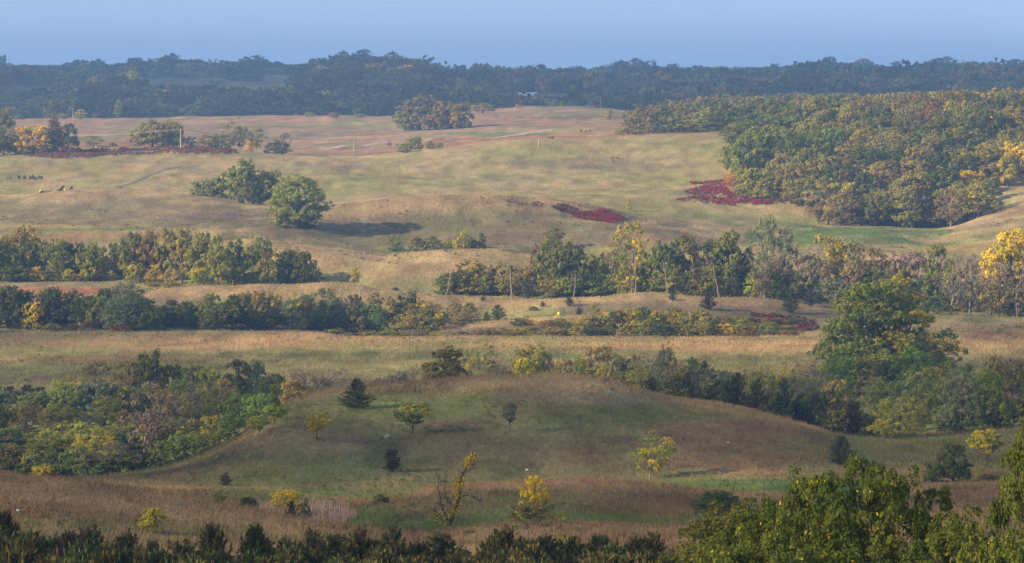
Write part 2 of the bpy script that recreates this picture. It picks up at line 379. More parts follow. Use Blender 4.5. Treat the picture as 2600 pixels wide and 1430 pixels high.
def simple_mat(name, col, rough=.9, noise=0.0, scale=5.0, stretch=None, spec=.2, col2=None):
    m, N, L = new_mat(name)
    p = N.new('ShaderNodeBsdfPrincipled'); o = N.new('ShaderNodeOutputMaterial')
    p.inputs['Roughness'].default_value = rough
    p.inputs['Specular IOR Level'].default_value = spec
    tcn = N.new('ShaderNodeTexCoord'); mpn = N.new('ShaderNodeMapping'); nz = N.new('ShaderNodeTexNoise')
    nz.inputs['Scale'].default_value = scale; nz.inputs['Detail'].default_value = 6
    if stretch: mpn.inputs['Scale'].default_value = stretch
    L.new(tcn.outputs['Object'], mpn.inputs[0]); L.new(mpn.outputs[0], nz.inputs[0])
    c2 = col2 or tuple(q * (1 - noise) for q in col)
    L.new(mixc(N, L, nz.outputs[0], col, c2), p.inputs['Base Color'])
    L.new(p.outputs[0], o.inputs[0])
    return m
M_BARK = simple_mat('bark', (.13, .10, .075), noise=.6, scale=30, stretch=(1, 1, .2))
M_BARKP = simple_mat('pale_bark', (.27, .215, .155), noise=.45, scale=24, stretch=(1, 1, .2))
M_BARKD = simple_mat('dark_bark', (.05, .038, .03), noise=.5, scale=24, stretch=(1, 1, .2))
M_POLE = simple_mat('weathered_pole', (.44, .35, .25), noise=.35, scale=9, stretch=(1, 1, .15))
M_STONE = simple_mat('field_stone', (.27, .27, .26), noise=.4, scale=3)
M_WHITE = simple_mat('white_paint', (.78, .78, .78), noise=.12, scale=1, rough=.5)
M_GREYW = simple_mat('grey_wall', (.35, .36, .38), noise=.2, scale=1, rough=.6)
M_YELLOW = simple_mat('yellow_paint', (.85, .70, .04), noise=.1, scale=2, rough=.5)
M_ORANGE = simple_mat('orange_paint', (.85, .25, .03), noise=.1, scale=2, rough=.5)
M_WIRE = simple_mat('wire', (.35, .28, .20), noise=.1)
M_DARK = simple_mat('dark_opening', (.03, .03, .035), noise=.1)
M_CLOUD = simple_mat('cloud_white', (.85, .85, .87), noise=.03, scale=.01)

# ground
m, N, L = new_mat('prairie_ground')
at = N.new('ShaderNodeAttribute'); at.attribute_name = 'gcol'
tcn = N.new('ShaderNodeTexCoord')
def gnoise(scale, sv, det=5):
    mpn = N.new('ShaderNodeMapping'); mpn.inputs['Scale'].default_value = sv
    nz = N.new('ShaderNodeTexNoise'); nz.inputs['Scale'].default_value = scale; nz.inputs['Detail'].default_value = det; nz.inputs['Roughness'].default_value = .65
    L.new(tcn.outputs['Object'], mpn.inputs[0]); L.new(mpn.outputs[0], nz.inputs[0]); return nz.outputs[0]
n1 = gnoise(.9, (1, .35, .2)); n2 = gnoise(.16, (1, .4, .2)); n3 = gnoise(.05, (1, .35, .2))
k = mathn(N, L, 'MULTIPLY_ADD', n1, 1.1, .47)
k = mathn(N, L, 'MULTIPLY', k, mathn(N, L, 'MULTIPLY_ADD', n2, .9, .55))
cg = N.new('ShaderNodeCombineColor')
L.new(k, cg.inputs[0]); L.new(k, cg.inputs[1]); L.new(k, cg.inputs[2])
c = mixc(N, L, 1.0, at.outputs['Color'], cg.outputs[0], 'MULTIPLY')
f = mathn(N, L, 'MULTIPLY', mathn(N, L, 'MULTIPLY_ADD', n3, 5.0, -2.3, clamp=True), .35)
c = mixc(N, L, f, c, mixc(N, L, 1.0, c, (.75, 1.08, .6), 'MULTIPLY'))
df = N.new('ShaderNodeBsdfDiffuse'); L.new(c, df.inputs[0])
bp = N.new('ShaderNodeBump'); bp.inputs['Strength'].default_value = .6; bp.inputs['Distance'].default_value = .5
L.new(n1, bp.inputs['Height']); L.new(bp.outputs[0], df.inputs['Normal'])
o = N.new('ShaderNodeOutputMaterial'); L.new(df.outputs[0], o.inputs[0])
M_GROUND = m
def attr_mat(name, attr, k=1.0, trans=.2):
    m, N, L = new_mat(name)
    at = N.new('ShaderNodeAttribute'); at.attribute_name = attr
    df = N.new('ShaderNodeBsdfDiffuse'); tr = N.new('ShaderNodeBsdfTranslucent'); mx = N.new('ShaderNodeMixShader')
    c = mixc(N, L, 1.0, at.outputs['Color'], (k, k, k), 'MULTIPLY')
    L.new(c, df.inputs[0]); L.new(c, tr.inputs[0]); mx.inputs[0].default_value = trans
    L.new(df.outputs[0], mx.inputs[1]); L.new(tr.outputs[0], mx.inputs[2])
    o = N.new('ShaderNodeOutputMaterial'); L.new(mx.outputs[0], o.inputs[0])
    return m
M_GRASS = attr_mat('grass_blades', 'gcol', 1.15)

# ------------------------------------------------------------------ ground sheet
rows = np.concatenate([np.arange(-110, 150, 5.), 150 * 1.005 ** np.arange(0, 742), np.arange(6100, 14400, 220.)])
sa = np.linspace(-.14, .14, 620); sb = np.linspace(.145, .62, 90)
ss = np.concatenate([-sb[::-1], sa, sb])
Yg, Sg = np.meshgrid(rows, ss, indexing='ij')
Xg = Sg * (np.maximum(Yg, 0) + 100 * np.exp(-np.maximum(Yg, 0) / 200.))
Zg = terrain(Xg, Yg)
nr, nc = Yg.shape
idx = np.arange(nr * nc).reshape(nr, nc)
Fq = np.stack([idx[:-1, :-1], idx[:-1, 1:], idx[1:, 1:], idx[1:, :-1]], -1).reshape(-1, 4)
Vg = np.stack([Xg, Yg, Zg], -1).reshape(-1, 3)
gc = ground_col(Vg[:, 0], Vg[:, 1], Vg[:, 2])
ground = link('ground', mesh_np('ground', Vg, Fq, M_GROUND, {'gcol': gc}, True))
tag(ground, kind='structure')

# ------------------------------------------------------------------ tree prototypes (height 1, crown width 1)
PROF = {
 'dome':  [(0, .88), (.12, .96), (.35, 1), (.6, .90), (.8, .66), (.93, .36), (1, .08)],
 'oval':  [(0, .70), (.15, .86), (.4, 1), (.65, .88), (.85, .56), (1, .10)],
 'tall':  [(0, .68), (.2, .88), (.45, 1), (.7, .86), (.87, .60), (1, .20)],
 'fan':   [(0, .28), (.2, .55), (.5, .90), (.72, 1), (.9, .68), (1, .22)],
}
def prof(nm, q):
    p = PROF[nm]; return np.interp(q, [a for a, b in p], [b for a, b in p])

def broadleaf(seed, shape='dome', tb=.12, nlobe=12, nclump=90, nleaf=24, lsize=.022, rc=.075, lobes=.24, trunk_r=.028, limbs=9, gap=0.0, droop=0.0, jit=.7, lean=0.0, spark=0.0):
    rng = np.random.default_rng(seed)
    q = rng.uniform(.0, .97, nlobe * 4)
    lc = []
    for qq in q:                            # lobes spaced apart
        for _ in range(12):
            ph = rng.uniform(0, 2 * math.pi); r = .5 * prof(shape, qq) * (rng.uniform(.12, 1) ** .5) * .74
            p = np.array([r * math.cos(ph), r * math.sin(ph), tb + (1 - tb) * (.03 + .80 * qq)])
            if all(np.linalg.norm((p - o_) * [1, 1, .9]) > .72 * lobes for o_ in lc): lc.append(p); break
        if len(lc) >= nlobe: break
    lc = np.array(lc)
    lr = lobes * rng.uniform(.62, 1.1, len(lc)) * (.62 + .55 * prof(shape, (lc[:, 2] - tb) / (1 - tb)))
    pick = rng.integers(0, len(lc), nclump)
    dv = rng.normal(size=(nclump, 3)); dv[:, 2] = np.abs(dv[:, 2]) * .9 - .25 * np.abs(rng.normal(size=nclump)); 
    out_ = lc[pick] * [1, 1, 0]; dv += 1.0 * out_ / (np.linalg.norm(out_, axis=1, keepdims=True) + .08)
    dv /= np.linalg.norm(dv, axis=1, keepdims=True)
    cc = lc[pick] + dv * (lr[pick] * rng.uniform(.45, 1.0, nclump))[:, None] * [1, 1, .85]
    cc[:, 2] -= droop * np.hypot(cc[:, 0], cc[:, 1])
    cc[:, 2] = np.clip(cc[:, 2], .04 if tb < .08 else tb * .8, .975)
    if gap > 0:
        keep = rng.random(nclump) > gap; cc = cc[keep]; pick = pick[keep]
    n = len(cc)
    lobe_t = rng.random(len(lc))
    ct_ = np.clip(.55 * lobe_t[pick] + .45 * rng.random(n), 0, 1)
    au = np.clip(.45 * rng.random(len(lc))[pick] + .22 * rng.random(n) + .30 * (0.5 - cc[:, 0]) + .12 * (1 - cc[:, 2]), 0, 1)
    cr = rc * rng.uniform(.7, 1.35, n)
    L_ = nleaf
    d = rng.normal(size=(n, L_, 3)); d[..., 2] += .45; d /= np.linalg.norm(d, axis=2, keepdims=True)
    P = cc[:, None] + d * (cr[:, None, None] * (rng.uniform(.35, 1.0, (n, L_, 1)) ** .6)) * [1, 1, .75]
    core = np.array([0, 0, tb + .42 * (1 - tb)])
    Nn = d * .8 + .6 * (P - core) / (np.linalg.norm(P - core, axis=2, keepdims=True) + .01)
    P = P.reshape(-1, 3); Nn = Nn.reshape(-1, 3)
    P[:, 2] = np.maximum(P[:, 2], .01)
    P[:, 0] += lean * P[:, 2]
    V, Fc = leaves(rng, P, Nn, lsize, jit=jit)
    kz = 1 / V[:, 2].max(); kx = .5 / np.percentile(np.abs(V[:, :2] - [lean * .5, 0]), 98.5)
    V = V * [kx, kx, kz]
    lr_ = rng.random(len(P))
    lv = np.stack([np.repeat(ct_, L_), lr_, np.clip(np.repeat(au, L_) + .06 * rng.normal(size=len(P)), 0, 1), np.ones(len(P))], -1)
    if spark: lv[rng.random(len(lv)) < spark, 2] = 0
    lv = np.repeat(lv, 4, axis=0)
    # wood
    paths = []
    top = .62 + .2 * rng.random()
    tz = np.linspace(-.03, top, 8)
    wob = np.cumsum(rng.normal(size=(8, 2)) * .010, axis=0)
    TP = np.stack([wob[:, 0] + lean * np.maximum(tz, 0), wob[:, 1], tz], -1); TR = trunk_r * np.linspace(1.25, .22, 8); TR[0] *= 1.35
    paths.append((TP, TR))
    ends = cc[rng.permutation(n)[:limbs]].copy(); ends[:, 0] += lean * ends[:, 2]
    for e in ends:
        s = np.clip(e[2] * rng.uniform(.35, .6), .10, top * .9)
        b = np.array([np.interp(s, tz, TP[:, k]) for k in range(3)])
        t = np.linspace(0, 1, 6)[:, None]
        mid = b * .35 + e * .65 + np.array([0, 0, -.06]) + rng.normal(size=3) * .02
        P_ = (1 - t) ** 2 * b + 2 * t * (1 - t) * mid + t ** 2 * e
        paths.append((P_, trunk_r * np.linspace(.55, .12, 6)))
        for c_ in cc[np.argsort(((cc - e) ** 2).sum(1))[:4]]:
            t2 = np.linspace(0, 1, 3)[:, None]; s0 = P_[3]; c2_ = c_ + [lean * c_[2], 0, 0]
            paths.append((s0 * (1 - t2) + c2_ * t2 + rng.normal(size=(3, 3)) * .006, trunk_r * np.array([.22, .13, .06])))
    TV, TF = tubes(paths)
    TV = TV * [kx, kx, kz]
    return dict(crown=(V, Fc, lv), trunk=(TV, TF))

def bare(seed, lv_leaf=0, spread=.5, lsize=.02, lean=0.0, depth=4, r0=.022, up=.35, forks=3):
    rng = np.random.default_rng(seed)
    paths, tips = [], []
    def grow(p, d, ln_, r, k):
        n = 5; P = [p]; q = p.copy(); dd = d.copy()
        for i in range(n - 1):
            dd = dd + rng.normal(size=3) * .16 + np.array([0, 0, .05]); dd /= np.linalg.norm(dd)
            q = q + dd * ln_ / (n - 1); P.append(q.copy())
        P = np.array(P); paths.append((P, r * np.linspace(1, .5, n)))
        if k == 0: tips.append(P[-1]); tips.append(P[2]); return
        nb = forks + int(rng.random() < .5)
        for i in range(nb):
            a = rng.uniform(.35, 1.0); s = P[-1] if i == 0 else P[rng.integers(2, n)]
            side = rng.normal(size=3); side -= dd * side.dot(dd); side /= np.linalg.norm(side)
            nd = dd * math.cos(a * .8) + side * math.sin(a * .8) * (1 + spread) + np.array([0, 0, up * .4]); nd /= np.linalg.norm(nd)
            grow(s, nd, ln_ * rng.uniform(.58, .82), r * (.62 if i else .72) , k - 1)
    grow(np.array([0, 0, -.02]), np.array([lean, 0, 1.]) / math.hypot(1, lean), .34, r0, depth)
    V, Fc = tubes(paths, 4)
    z1 = V[:, 2].max(); xy = np.percentile(np.abs(V[:, :2]), 98)
    sc = np.array([.5 / xy, .5 / xy, 1 / z1])
    V = V * sc; tips = np.array(tips) * sc
    res = dict(trunk=(V, Fc))
    if lv_leaf:
        tp = tips[rng.integers(0, len(tips), lv_leaf // 8)]
        P = (tp[:, None] + rng.normal(size=(len(tp), 8, 3)) * .022).reshape(-1, 3)
        d = rng.normal(size=P.shape)
        LV, LF = leaves(rng, P, d, lsize)
        a = np.repeat(rng.random(len(tp)), 8)
        lv = np.repeat(np.stack([a, rng.random(len(P)), np.clip(np.repeat(rng.random(len(tp)), 8), 0, 1), a * 0 + 1], -1), 4, axis=0)
        res['crown'] = (LV, LF, lv)
    return res

def cedar(seed, nb=120, nn=26, shape='cone', nl=.05, nw=.010, tb=.04, upa=.9):
    rng = np.random.default_rng(seed)
    paths = [(np.array([[0, 0, -.02], [rng.normal() * .01, rng.normal() * .01, .5], [0, 0, .97]]), np.array([.026, .016, .003]))]
    Ps, Ds, sh, au = [], [], [], []
    for i in range(nb):
        t = (i + rng.random()) / nb; z0 = tb + (1 - tb) * .90 * t ** 1.15
        if shape == 'cone': L_ = .52 * (1 - t) ** .62 + .045
        elif shape == 'flare': L_ = .60 * (1 - t) ** .9 * (.45 + .55 * min(1, t * 5)) + .04
        elif shape == 'vase': L_ = .42 * (1 - .55 * t)
        else: L_ = .5 * math.sqrt(max(0.02, 1 - (2 * t - .75) ** 2 * .8)) * (1 - .5 * t)
        L_ *= rng.uniform(.68, 1.12)
        ph = i * 2.399 + rng.normal() * .4
        el = upa * rng.uniform(.45, 1.1) * (1.0 if shape != 'vase' else 1.35)
        if shape == 'flare': el = .35 + .35 * t + rng.normal() * .12
        s = np.linspace(0, 1, 5)
        cur = np.stack([np.cos(ph) * L_ * s, np.sin(ph) * L_ * s, z0 + L_ * (math.tan(min(el, 1.2)) * .55) * s ** 1.4 - .03 * L_ * s], -1)
        cur[:, 2] = np.minimum(cur[:, 2], .97 + .03 * rng.random())
        cur += rng.normal(size=cur.shape) * .006
        paths.append((cur, np.linspace(.006, .001, 5)))
        m_ = max(6, int(nn * (L_ / .4) ** .8))
        tt = rng.random(m_) ** .75
        P = np.stack([np.interp(tt, s, cur[:, k]) for k in range(3)], -1) + rng.normal(size=(m_, 3)) * .016 * (1.3 - tt[:, None])
        D = (cur[-1] - cur[0]); D /= np.linalg.norm(D)
        D = D + rng.normal(size=(m_, 3)) * .42 + np.array([0, 0, .25]); D /= np.linalg.norm(D, axis=1, keepdims=True)
        Ps.append(P); Ds.append(D); sh += [rng.random()] * m_; au += [rng.random()] * m_
    P = np.concatenate(Ps); D = np.concatenate(Ds); n = len(P)
    R = rng.normal(size=(n, 3)); A = np.cross(D, R); A /= np.linalg.norm(A, axis=1, keepdims=True)
    l = (nl * rng.uniform(.6, 1.3, n))[:, None]; w = nw * rng.uniform(.7, 1.4, n)[:, None]
    V = np.stack([P - A * w * .5, P + D * l * .45 - A * w, P + D * l, P + D * l * .45 + A * w], 1).reshape(-1, 3)
    lv = np.repeat(np.stack([np.array(sh), rng.random(n), np.array(au), np.ones(n)], -1), 4, axis=0)
    kz = 1 / V[:, 2].max(); V = V * [1, 1, kz]
    TV, TF = tubes(paths, 4); TV = TV * [1, 1, kz]
    return dict(crown=(V, np.arange(4 * n).reshape(-1, 4), lv), trunk=(TV, TF))

PROTO = {}
def make_proto(key, variants, bark=None, leafm=None):
    bark = bark or M_BARK; leafm = leafm or M_LEAF
    PROTO[key] = []
    for g in variants:
        e = {'raw': g}
        e['trunk'] = mesh_np(key + '_trunk', g['trunk'][0], g['trunk'][1], bark, smooth=True)
        if 'crown' in g: e['crown'] = mesh_np(key + '_crown', g['crown'][0], g['crown'][1], leafm, {'lv': g['crown'][2]})
        PROTO[key].append(e)
make_proto('oak', [broadleaf(s, 'dome', .05, 22, 250, 24, .021, .058, .25, jit=.38) for s in (1, 2, 3, 4, 5)])
make_proto('round', [broadleaf(s, 'oval', .07, 20, 230, 24, .021, .058, .25, jit=.4) for s in (11, 12, 13, 14)])
make_proto('tall', [broadleaf(s, 'tall', .07, 26, 240, 24, .020, .056, .19, gap=.03, jit=.45) for s in (21, 22, 23, 24)])
make_proto('loose', [broadleaf(s, 'fan', .14, 20, 130, 22, .018, .056, .19, gap=.12, limbs=16, trunk_r=.015) for s in (31, 32, 33, 34)], M_BARKP)
make_proto('willow', [broadleaf(s, 'dome', .03, 24, 300, 34, .014, .058, .25, jit=.45) for s in (41, 42, 43)])
make_proto('shrub', [broadleaf(s, 'dome', .02, 18, 120, 22, .029, .090, .25, trunk_r=.010, limbs=10) for s in (51, 52, 53, 54)])
make_proto('clump', [broadleaf(s, 'dome', .05, 40, 520, 34, .0125, .046, .18, limbs=14, trunk_r=.034) for s in (57, 58, 59)])
make_proto('hero', [broadleaf(59, 'dome', .03, 54, 960, 32, .0112, .038, .165, limbs=18, trunk_r=.020)])
make_proto('cedar', [cedar(s, 90, 26, 'cone', .075, .017) for s in (61, 62, 63)], M_BARKD, M_NEEDLE)
make_proto('cedarhi', [cedar(s, 190, 60, 'cone', .052, .0085, upa=.8) for s in (64, 65, 66, 67)], M_BARKD, M_NEEDLE)
make_proto('flare', [cedar(68, 110, 50, 'flare', .060, .010, tb=.05)], M_BARKD, M_NEEDLE)
make_proto('vase', [cedar(69, 110, 44, 'vase', .080, .012, tb=.03), cedar(70, 110, 44, 'vase', .080, .012, tb=.03)], M_BARKD, M_NEEDLE)
make_proto('bare', [bare(s) for s in (71, 72, 73)], M_BARKP)
make_proto('bareleaf', [bare(s, 700, lsize=.016) for s in (74, 75, 76)], M_BARKP)
make_proto('sapling', [broadleaf(s, 'fan', .30, 24, 190, 28, .021, .052, .19, gap=.02, limbs=9, trunk_r=.016) for s in (81, 82, 83)], M_BARKD)

CC0 = dict(dg=(.062, .076, .022), g=(.122, .135, .030), ol=(.185, .165, .046), br=(.178, .150, .058), yg=(.270, .255, .036), y=(.50, .35, .035), o=(.42, .22, .04),
          ru=(.22, .115, .05), gr=(.175, .158, .105), ce=(.050, .064, .026), bl=(.100, .130, .056), gg=(.14, .15, .078), br2=(.14, .10, .06), bg=(.11, .16, .035), cb=(.055, .045, .025))
CC = {k_: (a_ * 1.14, b_ * 1.08, c_) for k_, (a_, b_, c_) in CC0.items()}
for k_, f_ in dict(dg=1.38, g=1.32, ol=1.2, br=1.12, bl=1.34, gg=1.2, ce=1.3, yg=1.1, bg=1.3).items(): CC[k_] = tuple(q * f_ for q in CC[k_])
CC['hg'] = (.225, .255, .05); CC['lo'] = (.27, .275, .06); CC['fg'] = (.175, .235, .045); CC['fy'] = (.28, .30, .05)
CN = dict(hg='fresh green', lo='olive green', fg='fresh green', fy='light yellow-green', dg='dark green', g='green', ol='olive', br='brownish olive', yg='yellow-green', y='yellow', o='orange', ru='rust-red', gr='grey-brown', ce='dark', bl='blue-green', gg='grey-green', br2='brown', bg='bright green', cb='brownish dark')
KN = {'oak': ('oak_tree', 'broad tree', 'tree'), 'round': ('leafy_tree', 'rounded tree', 'tree'), 'tall': ('tall_tree', 'tall tree', 'tree'), 'loose': ('open_crowned_tree', 'open-crowned tree', 'tree'),
      'willow': ('willow_tree', 'soft willow', 'tree'), 'shrub': ('shrub', 'shrub', 'shrub'), 'clump': ('leafy_tree', 'dense tree', 'tree'), 'hero': ('cottonwood_tree', 'huge tree', 'tree'), 'cedar': ('cedar_tree', 'cedar', 'cedar'), 'cedarhi': ('cedar_tree', 'cedar', 'cedar'),
      'flare': ('cedar_tree', 'flaring cedar', 'cedar'), 'vase': ('cedar_tree', 'vase-shaped cedar', 'cedar'), 'bare': ('bare_tree', 'leafless tree', 'tree'), 'bareleaf': ('bare_tree', 'nearly bare tree', 'tree'), 'sapling': ('sapling', 'young tree', 'tree')}
PLACED = []
RNG = random.Random(4)
def plant(u, vb, h, w, kind, col, aut, lo, hi, place, group=None, label=None, rot=None, var=None, name=None, jit=.12):
    d, x, z = locate(u, vb, lo, hi)
    ztop = z_of(vb - h, d)
    H = max(ztop - z, .35 * h * d / F)
    W = w * d / F * 1.06
    pr = PROTO[kind]; e = pr[RNG.randrange(len(pr)) if var is None else var]
    nm, word, cat = KN[kind]
    r = bpy.data.objects.new(name or nm, None); COL.objects.link(r)
    r.empty_display_size = .5
    r.location = (x, d, z - .05); r.scale = (W, W, H)
    r.rotation_euler = (0, 0, (RNG.uniform(-.9, .9) if rot is None else rot))
    t = link('trunk', e['trunk'], r)
    c = tuple(q * 1.2 for q in CC[col])
    if 'crown' in e:
        k = link('crown', e['crown'], r)
        j = [RNG.uniform(1 - jit, 1 + jit) for _ in range(3)]; b = RNG.uniform(.86, 1.14)
        k.color = (c[0] * j[0] * b, c[1] * j[1] * b, c[2] * j[2] * b, aut)
    size = 'small' if h < 45 else 'tall' if (h > 110 and kind != 'tall') else ''
    desc = CN[col]
    if aut >= .3 and col not in ('y', 'o', 'ru') and 'cedar' not in word: desc += ' and yellow'
    if kind == 'bare': desc = 'pale'
    base = ' '.join(q for q in (size, desc, word) if q)
    tag(r, label or '', cat, group or place)
    PLACED.append([r, base, place, u, label])
    return r
def many(text, place, lo, hi, group=None):
    for s in text.split(';'):
        p = s.split()
        if not p: continue
        plant(float(p[0]), float(p[1]), float(p[2]), float(p[3]), p[4], p[5], float(p[6]) if len(p) > 6 else .05, lo, hi, place, group)

# --- lone trees and clumps on the sunlit grassland
plant(752, 572, 138, 142, 'clump', 'lo', .12, 1240, 1330, 'on the sunlit slope', label='big round lone green tree with a short thick trunk left of the red mound', rot=.3)
many('722 574 40 50 shrub dg;775 572 34 40 shrub dg', 'under the big lone round tree', 1240, 1330)
many('508 508 54 60 round g .02;540 510 62 70 round g .02;578 512 88 90 tall g .03;612 512 116 76 tall g .03;655 514 88 84 round dg .05;690 514 94 50 loose ol .1;636 514 60 60 shrub dg', 'in the dark clump beside the lone round tree', 1400, 1480)
many('1018 324 52 62 oak ol .08;1058 322 86 96 oak br .05;1098 320 72 86 oak br .05;1134 318 66 70 oak br .08;1160 316 60 60 oak br .06;1146 318 58 30 round br .4;1040 326 40 50 shrub yg;1120 322 40 50 shrub ol', 'in the domed oak clump on the far red field', 2080, 2230)
many('10 388 118 62 tall ol .1;38 392 72 50 loose ol .1;86 390 76 96 round o .55;58 394 46 40 shrub ol;138 386 98 52 cedar br2;172 380 74 56 oak dg;112 392 58 60 round ol .1;20 396 40 60 shrub dg;-20 392 90 70 oak ol', 'in the clump at the left end of the red strip', 1700, 1790)
many('348 370 48 50 round ol;384 370 72 84 oak ol .03;425 371 72 64 oak ol .03;446 372 62 36 round g;484 372 30 40 shrub ol .1;518 373 38 46 shrub ol;552 374 38 50 shrub g;578 374 70 62 loose ol .06;604 374 60 46 loose ol .06;645 366 46 46 loose ol .08;628 388 34 24 round o .5;720 362 30 30 loose gr;700 362 12 60 shrub dg;236 368 28 54 loose ol;285 368 10 22 shrub g;40 378 40 60 shrub dg', 'in the tree row behind the red strip and thick pole', 1760, 1880)
many('1018 384 26 40 shrub g .1;1045 382 40 36 round g .12;1082 376 24 26 shrub g .1;1104 374 16 26 shrub g .1', 'on the crest right of the thin far pole', 1720, 1780)
many('1532 304 32 18 round yg .1;1568 300 18 10 round g;1582 531 34 18 round yg .12;668 382 6 10 shrub dg;730 382 9 14 shrub dg;980 366 7 12 shrub dg;1000 366 5 8 shrub dg;1462 332 8 6 shrub dg;1474 332 5 5 shrub dg;1484 331 5 5 shrub dg;1390 349 6 10 shrub dg;1380 349 5 6 shrub dg', 'standing alone on the far grassland', 1430, 2300)
for i, (a, b) in enumerate([(20, 5), (27, 6), (49, 11), (63, 12), (77, 11), (84, 13), (90, 9), (99, 11), (106, 10)]):
    plant(a, 452 - (i % 3) * .5, b, b * .75, 'cedar', 'ce', 0, 1540, 1600, 'in the short row on the far left grassland', group='tiny cedars in a row on the left grassland', var=i % 3)
# --- shrubs at the foot of the mound
many('995 624 36 38 shrub g;1048 625 32 36 shrub g;1085 626 36 52 shrub g;1122 626 26 36 shrub yg .1;1160 632 52 44 round yg .25;1186 626 30 34 shrub dg;1212 600 18 20 shrub g;1206 626 20 30 shrub dg;1390 600 30 60 round g', 'at the foot of the red mound', 1180, 1240)
# --- left wood row
many('14 700 112 70 tall ol .35;58 692 128 84 tall ol .42;100 700 98 60 round g .1;146 702 104 74 round g .06;190 702 94 66 round dg .1;226 706 100 62 tall g .05;252 700 60 46 round g .1;285 630 22 28 round dg;262 626 10 20 shrub dg;92 714 46 40 shrub yg .4;130 714 36 48 shrub g .1;172 716 42 40 shrub yg .5;214 714 30 40 shrub ol .3;18 718 58 66 shrub dg;60 714 46 54 shrub dg;-30 705 110 80 tall g .2', 'in the sunlit wood at the far left', 1100, 1135)
many('326 690 110 66 tall g .06;366 700 128 64 tall ol .3;412 706 136 66 tall ol .38;458 712 142 66 tall ol .35;504 716 126 70 tall ol .3;548 718 134 64 round g .12;588 720 128 56 tall g .1;636 716 108 58 tall g .15;674 718 102 54 tall g .1;716 712 84 60 round dg;765 713 84 64 round dg .05;792 715 46 36 shrub dg;340 708 56 52 shrub yg .35;388 720 46 50 shrub yg .3;432 724 50 52 shrub ol .2;500 724 52 48 shrub yg .45;556 724 60 46 loose y .5;610 722 48 46 shrub g .2;664 720 40 40 shrub g .1;740 716 50 40 shrub dg', 'in the sunlit wood left of the grey snag', 1060, 1100)
# --- darker row below it, at the edge of the marsh
many('-25 826 110 90 round dg;22 826 106 88 round dg;68 828 100 76 round dg;82 831 74 54 round y .9;128 828 108 74 tall dg;168 826 104 66 tall dg .03;206 828 92 76 round dg;248 828 84 70 round g;292 830 96 70 willow bl;326 830 100 92 willow bl;356 832 70 60 round dg;388 832 66 58 shrub dg;412 826 62 34 cedar ce;452 826 44 62 shrub dg;488 822 54 60 round dg;528 828 52 62 shrub g;568 828 64 74 round g .06;606 828 50 48 shrub dg;18 782 68 70 round dg;40 820 60 60 shrub dg;230 832 26 60 shrub br2;300 833 24 60 shrub ru .1;180 833 20 50 shrub br2;130 833 22 50 shrub g', 'in the dark thicket on the left edge of the marsh', 955, 1000)
many('312 788 86 104 willow bl', 'above the dark thicket beside the orange field', 1000, 1030)
many('640 826 36 52 shrub ol .1;690 792 60 38 tall ol .3;668 772 26 26 shrub dg;732 826 86 62 willow bl;762 828 92 60 willow bl;806 828 106 92 willow bl;852 828 82 66 willow gg;890 802 64 34 round dg;872 838 52 52 round ol;704 828 42 48 shrub dg;840 852 30 62 shrub g;900 846 52 48 round br .1;946 842 62 62 willow bl;942 792 58 50 round g;985 832 82 62 round ol .1;1028 826 96 62 tall dg .1;1060 832 62 42 round dg;1002 846 42 58 shrub ol .1;960 858 26 84 shrub g;1015 858 20 70 shrub g;815 860 24 54 shrub g;870 862 20 60 shrub ol;1092 822 42 42 shrub dg;1112 812 30 40 shrub dg;1145 810 52 44 round ol .25;1182 812 54 50 round ol .2;1166 816 34 56 shrub ol;960 822 30 60 shrub dg;780 830 30 80 shrub dg;650 829 20 60 shrub br2;915 800 30 34 shrub br2', 'in the grey-green thicket on the middle edge of the marsh', 955, 1030)
many('1224 808 26 20 cedar ce;1252 808 44 38 cedar ce;995 738 16 28 cedar ce;1215 757 12 14 cedar ce;1365 773 16 16 cedar ce;1342 780 10 22 shrub dg;1432 770 28 22 cedar ce;1457 794 22 18 cedar ce;1602 758 20 18 cedar ce;1692 757 22 22 cedar ce;1725 751 14 12 cedar ce;1782 780 46 40 cedar cb;1932 747 28 22 cedar ce;1988 790 46 46 cedar ce;2040 772 40 38 cedar ce;2062 765 30 34 cedar ce', 'dotted over the middle rise', 985, 1075)
# --- thicket on the front of the middle rise
rg = random.Random(9)
def envl(u): return np.interp(u, [1280, 1450, 1560, 1700, 1850, 2010], [830, 792, 772, 765, 790, 818])
for i in range(70):
    u = 1284 + 730 * (i + .5) / 70 + rg.uniform(-8, 8)
    row = i % 3
    vb = (853, 840, 822)[row] + rg.uniform(-3, 3)
    top = envl(u) + (26, 12, 0)[row] + rg.uniform(-8, 10)
    if u > 1860: vb -= 6
    h = max(20, vb - top) * rg.uniform(.8, 1.05)
    cl = rg.choices(['ol', 'g', 'dg', 'br', 'yg', 'y', 'o', 'ru'], [6, 5, 4, 5, 3, .4, .15, .5])[0]
    plant(u, vb, min(h, 62), rg.uniform(36, 56), rg.choice(['round', 'shrub', 'shrub', 'round']), cl, rg.uniform(.02, .34), 955, 1012, 'in the mottled thicket along the foot of the middle rise')
for i in range(14):
    u = 1380 + 620 * (i + rg.random()) / 14
    plant(u, 855 - (u > 1850) * 6, rg.uniform(12, 20), rg.uniform(34, 52), 'shrub', rg.choice(['br2', 'ru', 'br2']), 0, 952, 968, 'low along the bottom of the mottled thicket')
many('1942 842 34 40 round bg .1;1925 842 40 34 round g;1668 850 38 56 round dg;1610 852 24 44 shrub g;1500 778 20 24 shrub g', 'at the foot of the middle rise', 955, 990)
